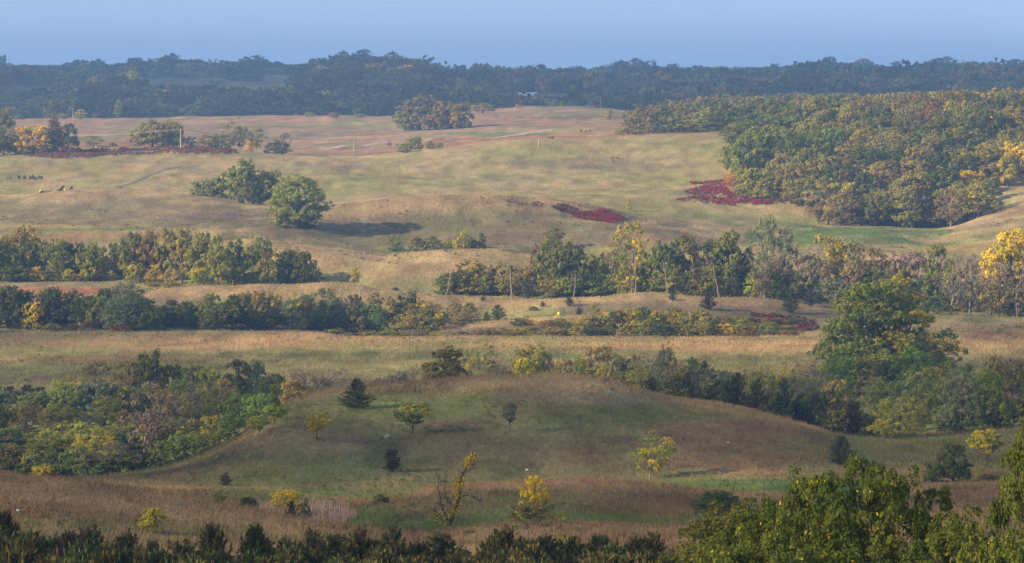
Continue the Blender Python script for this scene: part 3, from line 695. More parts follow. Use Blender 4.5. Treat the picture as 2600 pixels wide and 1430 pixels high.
# --- middle wood row, right half
many('1122 726 40 34 shrub dg;1142 736 52 62 shrub dg;1180 738 88 82 round yg .35;1222 740 76 60 round g .1;1268 742 86 62 round ol .35;1306 742 78 60 tall ol .3;1328 754 62 34 cedar ce;1240 742 40 60 shrub g', 'in the low wood around the pale snag', 1060, 1100)
many('1378 740 138 76 tall g .1;1412 742 142 76 tall g .05;1446 742 128 66 tall dg .06;1366 742 76 54 round yg .3;1354 700 90 44 round ru .2;1474 742 112 60 tall yg .15;1500 742 92 66 round yg .18;1536 740 116 66 loose ol .25;1560 742 74 52 round yg .3;1620 743 64 50 round yg .4;1648 740 124 70 tall g .06;1684 740 146 76 tall dg .06;1716 738 152 80 tall g;1758 740 138 78 loose gr .1;1790 740 140 84 tall g;1830 740 166 88 tall g .04;1862 742 124 76 tall g;1796 742 66 66 round ol .4;1884 742 106 64 round g;1530 744 50 60 shrub dg;1600 744 40 50 shrub dg;1665 744 50 60 shrub dg;1740 744 60 60 shrub dg;1840 744 50 70 shrub dg;1900 746 44 60 shrub dg;1420 744 60 60 shrub dg;1460 744 40 60 shrub dg', 'in the tall wood behind the middle rise', 1062, 1100)
plant(1588, 743, 190, 92, 'loose', 'g', .46, 1055, 1085, '', label='tallest tree of the middle wood with a bright yellow left half and bare trunk', group='trees of the middle wood', var=1, rot=0)
many('1936 742 206 76 loose gg .05;1982 744 178 62 loose gg;1924 746 112 84 loose gr;1964 748 84 60 loose gg;2004 748 106 86 loose gr .06;2046 750 116 88 loose gr .1;2078 750 170 112 loose ol .5;2128 754 152 100 loose ol .15;2180 756 154 104 loose ol .2;2232 760 128 92 loose gr;2262 762 96 70 loose ru .1;2298 764 136 84 loose gr;2356 768 158 88 round g .3;2392 788 152 92 bareleaf gr;2440 792 150 84 bareleaf gr;2494 796 142 80 bareleaf gr;2330 780 90 70 loose gr;2560 800 136 90 loose gr;2420 796 96 70 loose gg;2480 798 90 70 loose ol;2290 790 70 80 loose dg;2210 780 70 90 loose dg;2150 776 70 80 loose br;2100 770 70 80 loose gg;2350 798 60 80 shrub g;2510 800 70 80 loose ol;2600 800 150 100 loose ol .2;2016 742 60 60 shrub dg', 'in the thin greyish wood at the right', 1030, 1095)
plant(2540, 796, 226, 136, 'tall', 'y', .8, 1030, 1060, '', label='bright yellow tree at the right edge above the thin greyish wood', group='trees of the thin right wood')
rgf = random.Random(77)
def fillrow(u0, u1, vb0, vb1, n, hs, ws, cols, place, lo, hi, kinds=('shrub', 'round', 'round')):
    for i in range(n):
        t_ = (i + rgf.random()) / n; u_ = u0 + (u1 - u0) * t_
        plant(u_, vb0 + (vb1 - vb0) * t_ + rgf.uniform(-3, 3), rgf.uniform(*hs), rgf.uniform(*ws), rgf.choice(kinds), rgf.choice(cols), rgf.choice([.03, .08, .2, .34]), lo, hi, place)
fillrow(1350, 1900, 742, 744, 16, (40, 84), (44, 66), ['g', 'dg', 'ol', 'yg'], 'in the undergrowth of the tall wood', 1058, 1085)
fillrow(1900, 2640, 748, 800, 26, (60, 118), (60, 96), ['gg', 'ol', 'g', 'dg', 'gr'], 'in the undergrowth of the thin right wood', 1030, 1080, ('round', 'loose', 'shrub'))
fillrow(1110, 1350, 738, 744, 8, (40, 64), (44, 60), ['g', 'dg', 'ol'], 'in the undergrowth of the low wood', 1062, 1095)
fillrow(-40, 640, 826, 824, 15, (56, 104), (56, 90), ['g', 'dg', 'bl', 'ol'], 'filling the dark thicket on the left marsh edge', 962, 1000, ('round', 'tall', 'shrub'))
fillrow(640, 1120, 826, 830, 14, (40, 80), (46, 76), ['g', 'bl', 'ol', 'gg', 'br'], 'filling the grey-green thicket on the middle marsh edge', 960, 1020, ('round', 'willow', 'shrub'))
fillrow(800, 1280, 858, 846, 12, (14, 30), (40, 80), ['g', 'ol', 'gg', 'br2'], 'low along the foot of the middle spur', 950, 975, ('shrub',))
fillrow(-40, 800, 700, 712, 16, (70, 128), (50, 76), ['g', 'ol', 'yg', 'lo', 'g'], 'filling the sunlit left wood', 1070, 1120, ('tall', 'round', 'loose'))
fillrow(400, 1250, 770, 775, 10, (12, 26), (16, 34), ['g', 'ol', 'dg'], 'scattered over the left part of the middle rise', 1000, 1045, ('shrub', 'round'))
# the same belts carry on a little way outside the picture
for (a_, b_) in ((-700, -60), (2660, 3500)):
    n_ = int(abs(b_ - a_) / 42)
    fillrow(a_, b_, 745, 760, n_, (70, 130), (60, 96), ['gg', 'ol', 'g', 'dg', 'yg'], 'in the wood beyond the picture edge', 1030, 1110, ('round', 'tall', 'shrub', 'loose'))
    fillrow(a_, b_, 1090, 1100, n_ - 4, (80, 140), (90, 130), ['fg', 'ol', 'bl', 'g'], 'in the ravine beyond the picture edge', 560, 700, ('round', 'willow'))
    fillrow(a_, b_, 832, 840, n_ // 2, (50, 90), (60, 90), ['ol', 'bl', 'g', 'dg'], 'on the marsh edge beyond the picture edge', 955, 1000, ('round', 'willow', 'shrub'))
# --- trees behind and beside the near hill
many('1120 966 100 108 clump g .04', 'with a dark trunk on the crest of the near hill', 552, 580)
many('1204 966 104 84 loose ol .15;1188 968 38 62 shrub g;1236 966 62 60 loose gr .1;1282 960 56 50 bare gr;1342 962 96 92 round yg .4;1308 960 62 56 round yg .4;1398 960 74 74 bare gr;1454 962 64 76 willow yg .15;1510 970 104 84 loose br .2;1544 972 84 80 willow ol;1590 982 92 74 willow ol;1636 990 90 64 loose gg;1672 1002 148 66 willow gg;1702 1010 102 74 willow ol;1758 1004 112 84 willow ol .1;1816 1014 84 74 willow ol;1886 1024 96 74 round ol .25;1944 1026 122 82 loose yg .5;2000 1036 126 76 loose ol .15;2048 1052 142 80 loose gr .1;1030 972 62 66 bare gr;1068 970 54 50 bare gr;1250 966 90 60 bare gr;1000 974 40 60 shrub gr;1430 962 60 60 bare gr;960 978 30 60 shrub gr;1100 972 30 60 shrub gr;1150 972 30 60 shrub ol', 'behind the crest of the near hill', 600, 760)
many('768 1006 104 92 bare gr;828 1002 96 84 bare gr;790 1004 60 80 bareleaf gr;870 992 50 70 bareleaf gr;738 1004 54 62 shrub ol .2;700 1020 60 60 shrub g;760 1006 36 70 shrub ol .15', 'on the left shoulder of the near hill', 580, 680)
many('2110 1010 130 110 willow fg .1;2300 1010 140 130 willow fg .15;2200 1014 110 120 round dg .05;2180 1006 120 90 loose br .2', 'tucked under the largest tree', 660, 740)
plant(2212, 990, 304, 322, 'hero', 'hg', .34, 700, 780, '', label='largest tree in the view, spreading green and yellow crown with dark limbs at the right', group='trees of the right hollow', var=0, rot=0, jit=.02)
plant(2350, 950, 128, 150, 'loose', 'fg', .1, 740, 800, '', label='lower green side crown just right of the largest tree', group='trees of the right hollow')
many('1640 1000 54 50 cedar ce;1582 988 32 34 cedar ce;1698 1016 74 60 round dg;1730 1022 92 44 cedar ce;1762 1026 50 60 shrub dg;1790 1032 66 64 cedar ce;1822 1036 84 70 round dg;1856 1042 110 48 cedar ce;1884 1046 58 60 cedar ce;1906 1050 100 60 cedar ce;1944 1056 72 70 round dg;1972 1062 118 56 cedar ce;2004 1070 70 70 cedar cb;2036 1078 96 80 round dg .05;2078 1088 110 70 cedar ce;2112 1092 64 60 round br .1;2146 1096 92 66 cedar cb;2178 1098 60 70 shrub dg;1720 1018 44 50 shrub g;1870 1048 46 60 shrub dg;1996 1072 44 60 shrub ol .1;2060 1086 44 60 shrub dg;1925 1056 40 50 shrub g;1770 1030 40 56 shrub dg;1840 1044 44 56 cedar ce;2100 1094 44 60 cedar ce', 'in the dark cedar row along the right side of the near hill', 552, 640)
many('2180 1040 110 80 loose br .3;2236 1068 130 124 willow fg;2300 1084 150 130 willow bl;2362 1086 156 130 willow fg;2420 1090 160 120 willow bl;2480 1086 160 110 willow fg .06;2330 1000 80 100 willow yg .3;2550 1050 150 100 round ol .15;2500 1000 110 90 round ol .1;2400 1000 100 100 loose g .1;2576 1090 90 70 round g .1;2190 1098 60 60 shrub dg;2130 1060 60 60 round g .1;2400 1096 60 80 shrub dg;2520 1096 70 80 shrub dg;2620 1080 120 100 round ol .1', 'in the right hollow below the largest tree', 560, 700)
plant(2264, 1100, 108, 134, 'willow', 'fy', .06, 550, 580, '', label='smooth yellow-green rounded tree in front of the blue-green willows', group='trees of the right hollow')
# --- left wood in the ravine
many('250 1006 96 90 loose br .1;328 1010 106 92 round ol .1;372 1014 140 74 tall g .12;424 1012 98 82 round g .1;482 1014 100 88 round g .3;520 1014 86 62 round yg .35;598 1014 112 80 tall dg .12;642 1014 112 66 willow bl;684 1024 88 72 round dg .1;168 1044 104 112 willow fy .35;22 1034 66 62 cedar ce;66 1034 70 66 cedar ce;100 1030 60 60 cedar ce;720 1014 56 58 loose ol;452 1030 90 80 willow g;300 1030 90 80 willow ol;-20 1040 70 80 round dg;560 1030 80 70 round ol .2;660 1036 50 60 shrub dg;200 1010 50 60 shrub br', 'at the back of the left ravine wood', 630, 760)
many('262 1088 94 114 willow ol;150 1096 86 122 willow ol;64 1088 76 110 willow ol;8 1096 72 60 round g .25;118 1136 62 94 willow ol;482 1104 100 94 willow g;540 1086 108 94 willow g .05;600 1076 92 92 round fg .05;652 1064 78 74 round fg .1;100 1156 66 92 willow g .2;232 1164 86 122 willow yg .1;206 1120 80 100 willow gg;420 1130 90 90 willow gg;324 1120 80 80 willow gr', 'in the middle of the left ravine wood', 570, 640)
many('300 1194 86 100 loose gr;402 1188 82 72 round fg .1;442 1174 84 64 round fg .1;488 1160 70 60 round fg;526 1150 60 70 round fy .25;530 1110 66 54 round fy .4;574 1124 92 76 round fg .06;22 1200 84 84 round g .1;58 1200 52 60 round dg;104 1206 42 62 shrub yg .6;200 1204 80 84 loose gg;252 1200 74 76 loose gr;350 1194 62 66 round dg;150 1200 60 60 shrub dg;620 1096 60 60 round g .05;80 1190 66 50 willow dg;280 1200 40 60 shrub gr;380 1190 50 60 shrub dg;460 1178 50 50 shrub dg;-20 1200 90 70 round g', 'along the front of the left ravine wood', 552, 600)
fillrow(-60, 480, 1150, 1140, 16, (54, 90), (76, 116), ['fg', 'ol', 'gg', 'fy', 'g'], 'in the thick middle of the left ravine wood', 575, 640, ('round', 'willow', 'shrub'))
fillrow(-60, 560, 1060, 1050, 14, (70, 104), (80, 120), ['fg', 'ol', 'bl', 'gg'], 'in the thick upper part of the left ravine wood', 620, 720, ('round', 'willow', 'loose'))
fillrow(-60, 330, 1204, 1200, 10, (44, 74), (60, 90), ['fg', 'fy', 'dg', 'gg'], 'at the front foot of the left ravine wood', 552, 590, ('round', 'shrub'))
fillrow(1180, 1700, 968, 1004, 14, (56, 96), (60, 90), ['ol', 'g', 'gg', 'yg'], 'in the scrub behind the near hill crest', 620, 740, ('willow', 'loose', 'round'))
fillrow(1700, 2140, 1006, 1070, 10, (80, 120), (70, 100), ['ol', 'g', 'gg'], 'in the scrub behind the cedar row', 640, 740, ('willow', 'loose', 'round'))
plant(362, 1156, 196, 160, 'loose', 'gr', .02, 560, 600, '', label='tall grey-brown tree with dark forking trunks in the middle of the left wood', group='trees of the left ravine wood', rot=0, var=2)
many('168 1206 62 52 bare gr;640 1098 20 20 shrub g;60 1130 70 60 bare gr', 'pale against the front of the left ravine wood', 555, 600)
many('692 1066 52 74 sapling fy .2;648 1098 54 58 sapling fy .1', 'on the left shoulder of the near hill', 505, 560)
# --- trees dotted on the near hill
def one(u, vb, h, w, kind, col, aut, lo, hi, label, **k):
    return plant(u, vb, h, w, kind, col, aut, lo, hi, '', label=label, group='trees and shrubs dotted over the near hill', **k)
one(898, 1030, 82, 88, 'flare', 'ce', .3, 515, 545, 'dark cedar with flaring lower boughs on the upper left of the near hill', rot=0)
one(795, 1108, 74, 66, 'sapling', 'yg', .75, 470, 520, 'small yellow-orange tree with a thin trunk on the left slope of the near hill')
one(1038, 1092, 80, 90, 'sapling', 'fg', .46, 475, 530, 'small tree half green and half yellow above the grey boulder', rot=0)
one(1283, 1088, 80, 36, 'sapling', 'gg', .05, 475, 535, 'thin grey-green sapling in the middle of the near hill')
one(985, 1187, 62, 52, 'vase', 'cb', .2, 455, 500, 'brownish vase-shaped cedar below the grey boulder')
one(565, 1224, 38, 32, 'cedar', 'cb', .1, 440, 490, 'little dark cedar at the lower left foot of the near hill')
one(1638, 1206, 126, 118, 'loose', 'fg', .44, 450, 490, 'sparse tree with orange and yellow top and green lower boughs right of centre', rot=.3)
one(2117, 1170, 78, 66, 'cedarhi', 'ce', .02, 470, 520, 'bushy dark cedar alone on the right slope of the near hill')
one(958, 1268, 26, 44, 'shrub', 'dg', .02, 370, 420, 'low dark green shrub on the green strip below the near hill')
one(624, 1288, 42, 72, 'vase', 'dg', 0, 350, 400, 'low spiky dark green juniper left of the yellow shrub', var=1)
one(545, 1276, 40, 46, 'round', 'g', .1, 360, 410, 'small soft green bush above the left foreground ridge')
one(718, 1294, 66, 72, 'round', 'y', .9, 350, 380, 'bright yellow shrub at the left end of the dry reed patch')
one(732, 1304, 48, 38, 'cedar', 'cb', .1, 335, 352, 'little dark cedar in front of the bright yellow shrub')
one(764, 1316, 60, 36, 'round', 'bg', .02, 335, 352, 'small bright green bush in front of the dry reed patch')
one(1334, 1320, 56, 118, 'round', 'ol', .06, 330, 350, 'wide low olive bush under the round yellow tree')
one(1343, 1322, 130, 84, 'round', 'y', .95, 350, 365, 'round bright yellow tree rising out of a low olive bush')
one(1405, 1313, 26, 36, 'shrub', 'y', .8, 335, 350, 'small yellow shrub right of the round yellow tree')
one(378, 1340, 66, 62, 'round', 'yg', .12, 255, 285, 'yellow-green bush rising from the left foreground cedars')
one(1806, 1300, 72, 124, 'clump', 'dg', .04, 320, 380, 'dark olive bushy tree just above the foreground cottonwood')
one(2400, 1212, 108, 90, 'clump', 'dg', .10, 430, 480, 'dark rounded tree with yellow vines on top at the lower right')
one(2350, 1216, 56, 56, 'round', 'dg', .02, 430, 480, 'small dark tree left of the vine-topped dark tree')
one(2484, 1180, 104, 90, 'sapling', 'yg', .06, 470, 545, 'pale yellow-green tree with thin trunks behind the right foreground tree')
one(2478, 1210, 26, 60, 'shrub', 'g', .1, 430, 470, 'low green bush under the pale yellow-green tree at right')

# hero: nearly bare tree with yellow leaf tufts
def bare_hero():
    rng = np.random.default_rng(5)
    def cur(pts, r0, r1, n=9):
        pts = np.array(pts, float); t = np.linspace(0, len(pts) - 1, n)
        P = np.stack([np.interp(t, np.arange(len(pts)), pts[:, k]) for k in range(3)], -1)
        P[1:-1] += rng.normal(size=(n - 2, 3)) * .03
        return P, np.linspace(r0, r1, n)
    paths = []
    main = cur([(0, 0, -.2), (.1, 0, .6), (.45, .1, 1.5), (.75, 0, 2.6), (.8, .1, 3.6), (1.1, 0, 4.4), (1.5, 0, 5.2), (1.75, 0, 5.7)], .15, .03, 22)
    second = cur([(0, 0, .3), (-.5, .1, 1.1), (-.8, .2, 2.2), (-1.0, .1, 3.2), (-.9, .2, 4.2)], .09, .012, 14)
    third = cur([(.0, 0, .2), (-.6, -.3, .5), (-1.2, -.3, 1.0), (-1.3, -.2, 1.6)], .06, .012, 10)
    fourth = cur([(.75, 0, 2.4), (1.4, .2, 2.6), (2.2, .3, 2.2), (2.5, .3, 2.0)], .04, .006, 10)
    fifth = cur([(.4, 0, 1.4), (-.2, .4, 2.0), (-.5, .6, 3.0), (-.35, .7, 4.0)], .05, .008, 10)
    sixth = cur([(1.1, 0, 4.3), (1.7, .3, 4.7), (2.1, .3, 5.1)], .03, .006, 8)
    base = [main, second, third, fourth, fifth, sixth]
    for b in base: paths.append(b)
    tips = []
    for b in base:
        P, R = b
        for i in range(2, len(P)):
            for _ in range(3):
                d = rng.normal(size=3); d[2] = abs(d[2]) * .8; d /= np.linalg.norm(d)
                l = rng.uniform(.3, .95)
                Q = np.array([P[i], P[i] + d * l * .5 + rng.normal(size=3) * .05, P[i] + d * l + [0, 0, .1]])
                paths.append((Q, np.array([.016, .010, .004])))
                for _ in range(2):
                    e = d + rng.normal(size=3) * .6; e /= np.linalg.norm(e)
                    paths.append((np.array([Q[1], Q[1] + e * l * .3, Q[1] + e * l * .55]), np.array([.009, .006, .003])))
                if b is main: tips.append(Q[1]); tips.append(Q[0])
    V, Fc = tubes(paths, 5)
    tips = np.array(tips)
    zz = tips[:, 2]; keep = ((zz > 1.2) & (zz < 2.0)) | ((zz > 2.3) & (zz < 3.9)) | (zz > 4.7)
    tips = tips[keep]; tips = tips[rng.random(len(tips)) < .62]
    P = np.repeat(tips, 26, axis=0) + rng.normal(size=(len(tips) * 26, 3)) * .15
    low = np.stack([rng.normal(-.5, .5, 220), rng.normal(0, .3, 220), rng.uniform(.1, 1.3, 220)], -1)
    P = np.concatenate([P, low])
    LV, LF = leaves(rng, P, rng.normal(size=P.shape), .075)
    a = rng.random(len(P))
    lv = np.repeat(np.stack([a, rng.random(len(P)), rng.random(len(P)), a * 0 + 1], -1), 4, axis=0)
    return V, Fc, LV, LF, lv
V, Fc, LV, LF, lv = bare_hero()
d, x, z = locate(1132, 1326, 330, 350)
r = bpy.data.objects.new('bare_tree', None); COL.objects.link(r); r.location = (x, d, z); r.scale = (1, 1, 180 * d / F / 5.8)
link('trunk', mesh_np('hero_trunk', V, Fc, M_BARKD, smooth=True), r)
k = link('crown', mesh_np('hero_leaves', LV, LF, M_LEAF, {'lv': lv}), r); k.color = (.42, .27, .03, .6)
tag(r, 'leaning nearly bare dark tree with tufts of yellow leaves in the foreground dip', 'tree', 'trees and shrubs dotted over the near hill')

# --- foreground cedars along the bottom
rg = random.Random(12)
tops = [(-60, 1325), (0, 1305), (40, 1318), (85, 1322), (130, 1345), (175, 1328), (240, 1322), (290, 1345), (330, 1320), (400, 1352), (460, 1358), (520, 1345), (575, 1375), (640, 1345), (700, 1328), (760, 1370), (800, 1342), (850, 1368), (900, 1350), (950, 1345), (990, 1330), (1040, 1368), (1110, 1370), (1160, 1365), (1220, 1352), (1275, 1335), (1320, 1345), (1380, 1368), (1440, 1352), (1500, 1350), (1550, 1345), (1600, 1352), (1650, 1350)]
tops2 = [(u + rg.uniform(-14, 14), tp + rg.uniform(-44, 12), 205 + 34 * ((i * 7) % 5) / 5) for i, (u, tp) in enumerate(tops)]
tops = [(-420 + 44 * q, 1330) for q in range(8)] + tops + [(1700 + 46 * q, 1380) for q in range(34)]
tops2 += [(u, tp, 214 + (q % 4) * 7) for q, (u, tp) in enumerate(tops) if u < -60 or u > 1660]
tops2 += [(u + 28 + rg.uniform(-14, 14), tp + rg.uniform(28, 60), 188 + rg.uniform(-6, 8)) for i, (u, tp) in enumerate(tops)]
tops2 += [(u + 14 + rg.uniform(-14, 14), tp + rg.uniform(4, 44), 199 + rg.uniform(-3, 3)) for i, (u, tp) in enumerate(tops)]
tops2 += [(u + rg.uniform(-20, 20), tp + rg.uniform(0, 34), 246 + rg.uniform(-4, 6)) for i, (u, tp) in enumerate(tops) if i % 2]
for i, (u, tp, dd) in enumerate(tops2):
    x = x_of(u, dd, CZ - 30); z = float(terrain(x, dd))
    H = z_of(tp, dd) - z
    if H < 1: continue
    e = PROTO['cedarhi'][i % 4]
    r = bpy.data.objects.new('cedar_tree', None); COL.objects.link(r)
    wd = rg.uniform(2.8, 4.8)
    r.location = (x, dd, z - .05); r.scale = (wd, wd * rg.uniform(.85, 1.1), H); r.rotation_euler = (0, rg.uniform(-.04, .04), rg.uniform(0, 6.28))
    link('trunk', e['trunk'], r)
    k = link('crown', e['crown'], r); c = CC['ce'] if i != 5 else (.075, .05, .035)
    b = rg.uniform(.95, 1.7); k.color = (c[0] * b * rg.uniform(.9, 1.5), c[1] * b, c[2] * b * .8, .06)
    tag(r, '', 'cedar', 'foreground cedars along the bottom')
    row_ = 'nearest row' if dd < 200 else 'back row' if dd > 240 else 'main row'
    PLACED.append([r, 'reddish brown cedar' if i == 5 else 'dark green cedar', 'in the ' + row_ + ' of foreground cedars along the bottom edge', u, None])

# --- foreground cottonwoods, lower right
make_proto('cotton', [broadleaf(91, 'fan', .10, 50, 1000, 60, .0062, .030, .15, limbs=26, trunk_r=.016, spark=.02), broadleaf(92, 'dome', .08, 50, 1000, 60, .0064, .030, .15, limbs=26, trunk_r=.016, spark=.02)])
for (u, tp, w, dd, v_, cl, au, lab) in [
    (1985, 1234, 420, 131, 0, 'g', .18, 'narrower foreground cottonwood top left of the largest one'),
    (2440, 1284, 330, 126, 0, 'ol', .12, 'olive foreground cottonwood top right of the largest one'),
    (2178, 1122, 440, 128, 0, 'g', .16, 'large green and yellow cottonwood filling the lower right foreground'),
    (1830, 1240, 600, 140, 1, 'ol', .14, 'rounded yellow-green cottonwood left of the large foreground one'),
    (2400, 1262, 460, 122, 1, 'g', .16, 'lower foreground cottonwood between the large one and the right edge'),
    (2600, 1020, 400, 118, 1, 'g', .03, 'dark green foreground tree cut off by the right edge'),
    (1990, 1320, 520, 124, 0, 'g', .16, 'low leafy cottonwood at the bottom in front of the rounded one'),
    (2590, 1300, 420, 108, 1, 'g', .08, 'lowest foreground tree in the bottom right corner')]:
    x = x_of(u, dd, CZ - 14); z = float(terrain(x, dd)); H = z_of(tp, dd) - z; W = w * dd / F
    e = PROTO['cotton'][v_]
    r = bpy.data.objects.new('cottonwood_tree', None); COL.objects.link(r)
    r.location = (x, dd, z - .1); r.scale = (W, W, H); r.rotation_euler = (0, 0, rg.uniform(-1, 1))
    link('trunk', e['trunk'], r); k = link('crown', e['crown'], r); c = CC[cl]
    k.color = (c[0] * .90, c[1] * 1.02, c[2] * .9, au)
    tag(r, lab, 'tree', 'foreground cottonwoods')
one(1424, 1425, 92, 84, 'sapling', 'yg', .5, 215, 235, 'pale yellow-green young tree among the bottom foreground cedars')

# ------------------------------------------------------------------ right-hand wood on the slope
def uleft(D): return np.interp(D, [1400, 1440, 1480, 1530, 1600, 1740, 1760, 1800, 1850, 2000, 2300, 2450], [2110, 2060, 1985, 1890, 1845, 1850, 1850, 1690, 1590, 1600, 1690, 1760])
rg = random.Random(33)
cand = []
gy = 1408.
while gy < 2460:
    sp = 11.5 if gy < 1900 else 10.5
    ul = float(uleft(gy)); ur = 2750. if gy > 1470 else 2470.
    x0 = (ul - CX) / F * gy; x1 = (ur - CX) / F * gy
    xx = x0 + rg.uniform(0, 4)
    while xx < x1:
        cand.append((xx + rg.uniform(-3, 3), gy + rg.uniform(-5, 5))); xx += sp * rg.uniform(.85, 1.2)
    gy += sp * 1.25
cand = np.array(cand); cz = terrain(cand[:, 0], cand[:, 1]); cu, cv = project(cand[:, 0], cand[:, 1], cz)
order = np.argsort(cand[:, 1])
def wood_colour(u, v, d):
    r_ = rg.random()
    if d < 1560 and u > 1980: w = [('br', 4), ('ol', 6), ('g', 4), ('ru', .2), ('y', .1), ('yg', 1.2), ('dg', 1.2)]
    elif u < 2100 and 1540 < d < 1800: w = [('g', 6), ('dg', 2), ('ol', 2), ('yg', 1)]
    elif d < 1800: w = [('br', 3), ('ol', 5), ('dg', 2.5), ('yg', 1.2), ('y', .2), ('o', .08), ('ru', .12), ('g', 3)]
    else: w = [('br', 6), ('br2', 2), ('ol', 3), ('dg', 2), ('y', .08)]
    return rg.choices([a for a, b in w], [b for a, b in w])[0]
rest = []; ncount = 0
special = {}
for (su, sd, c_) in [(2415, 1470, 'y'), (2532, 1500, 'y'), (2330, 1640, 'ru'), (2370, 1650, 'ru'), (2450, 1680, 'y'), (2180, 1760, 'yg'), (2210, 1765, 'yg'), (1855, 1600, 'o'), (1900, 1560, 'yg'), (2380, 1950, 'y'), (1780, 2080, 'yg'), (2470, 1550, 'g'), (2100, 1740, 'yg'), (2290, 1830, 'y')]:
    i = int(np.argmin((cu - su) ** 2 + ((cand[:, 1] - sd) * 2) ** 2)); special[i] = c_
for i in order:
    x, y = cand[i]; u = cu[i]
    cl = special.get(int(i)) or wood_colour(u, cv[i], y)
    Hm = rg.uniform(9.5, 15) if y < 1900 else rg.uniform(8, 12.5)
    edge = u - float(uleft(y)) < 60
    if edge and y > 1500: Hm *= rg.uniform(.5, .9)
    if 1830 < u < 1900 and 1560 < y < 1740: Hm *= rg.uniform(1.0, 1.3)
    Wm = rg.uniform(9, 17) if y < 1900 else rg.uniform(9, 14)
    if u > 2640 or (ncount >= 262 and int(i) not in special):
        rest.append((x, y, cz[i], Hm, Wm, cl)); continue
    ncount += 1
    kind = rg.choice(['oak', 'oak', 'round', 'tall']); e = PROTO[kind][rg.randrange(len(PROTO[kind]))]
    r = bpy.data.objects.new('oak_tree', None); COL.objects.link(r)
    r.location = (x, y, cz[i] - .1); r.scale = (Wm, Wm, Hm); r.rotation_euler = (0, 0, rg.uniform(-1.5, 1.5))
    link('trunk', e['trunk'], r); k = link('crown', e['crown'], r); c = CC[cl]; b = rg.uniform(.80, 1.45)
    k.color = (c[0] * b * rg.uniform(.9, 1.1), c[1] * b, c[2] * b * rg.uniform(.9, 1.1), rg.uniform(0, .16) if cl not in 'yo' else .7)
    tag(r, '', 'tree', 'trees of the big wood on the right slope')
    loc = 'at the front edge' if cv[i] > 520 else 'at the left edge' if edge else 'low' if y < 1580 else 'half-way up' if y < 1700 else 'high up'
    PLACED.append([r, CN[cl] + ' tree', loc + ' in the big wood on the right slope', u, None])

many('1862 474 152 84 tall g .08;1900 462 150 96 tall fg .05;1962 458 146 128 willow g .02;2034 448 140 124 willow g .02;2092 430 112 90 round fg .05;1846 492 60 54 loose o .3;1880 500 80 70 round fy .12;1925 502 80 80 willow yg .1;2414 492 66 70 round y .6;2534 470 92 46 tall fy .6;2340 378 34 64 oak ru;2450 372 46 84 round y .25;2186 352 56 84 round fy .15;2108 400 46 60 round fy .25;2140 338 40 60 round g .1;2300 572 118 120 oak br .04;2390 574 104 104 loose ol .05;2460 566 110 96 oak ol .04;2210 568 96 100 oak ol .06;2120 552 96 90 round yg .08;2060 530 90 90 oak ol .05', 'standing out along the front of the big wood on the right slope', 1395, 1800)
def mass(name, items, label, raws, mat=M_STUFF):
    """many far crowns in one mesh: items (x,y,z,H,W,rgb)"""
    Vs, Fs, lvs, ts = [], [], [], []; off = 0
    rr = np.random.default_rng(7)
    groups = {}
    for it in items: groups.setdefault(int(rr.integers(0, len(raws))), []).append(it)
    for gi, its in groups.items():
        V, Fc, lv = raws[gi]
        n = len(its); A = np.array([[q[0], q[1], q[2], q[3], q[4]] for q in its]); col = np.array([q[5] for q in its])
        th = rr.uniform(0, 6.28, n); c_, s_ = np.cos(th)[:, None], np.sin(th)[:, None]
        X = (V[None, :, 0] * c_ - V[None, :, 1] * s_) * A[:, 4:5] + A[:, 0:1]
        Y = (V[None, :, 0] * s_ + V[None, :, 1] * c_) * A[:, 4:5] + A[:, 1:2]
        Z = V[None, :, 2] * A[:, 3:4] + A[:, 2:3]
        Vs.append(np.stack([X, Y, Z], -1).reshape(-1, 3))
        Fs.append((Fc[None] + (np.arange(n) * len(V))[:, None, None]).reshape(-1, 4) + off); off += n * len(V)
        lvs.append(np.tile(lv, (n, 1))); ts.append(np.repeat(col, len(V), axis=0))
    o = link(name, mesh_np(name, np.concatenate(Vs), np.concatenate(Fs), mat, {'lv': np.concatenate(lvs), 'tint': np.concatenate(ts)}))
    return tag(o, label, 'trees', kind='stuff')
LO = [broadleaf(s, 'dome', .05, 18, 60, 12, .045, .10, .24, limbs=3)['crown'] for s in (101, 102, 103, 104, 105)]
FAR = [broadleaf(s, sh, .03, 14, 34, 7, .085, .11, .27, limbs=3)['crown'] for s, sh in ((111, 'dome'), (112, 'dome'), (113, 'oval'), (114, 'oval'), (115, 'dome'))]
def jc(c, a=.15):
    b = rg.uniform(1 - a, 1 + a); return (c[0] * b * rg.uniform(.93, 1.07), c[1] * b, c[2] * b * rg.uniform(.9, 1.1))
mass('wood_canopy', [(a, b, c_, h_, w_, jc(CC[cl])) for a, b, c_, h_, w_, cl in rest], 'dense brown-olive canopy covering the upper part of the right slope', LO)

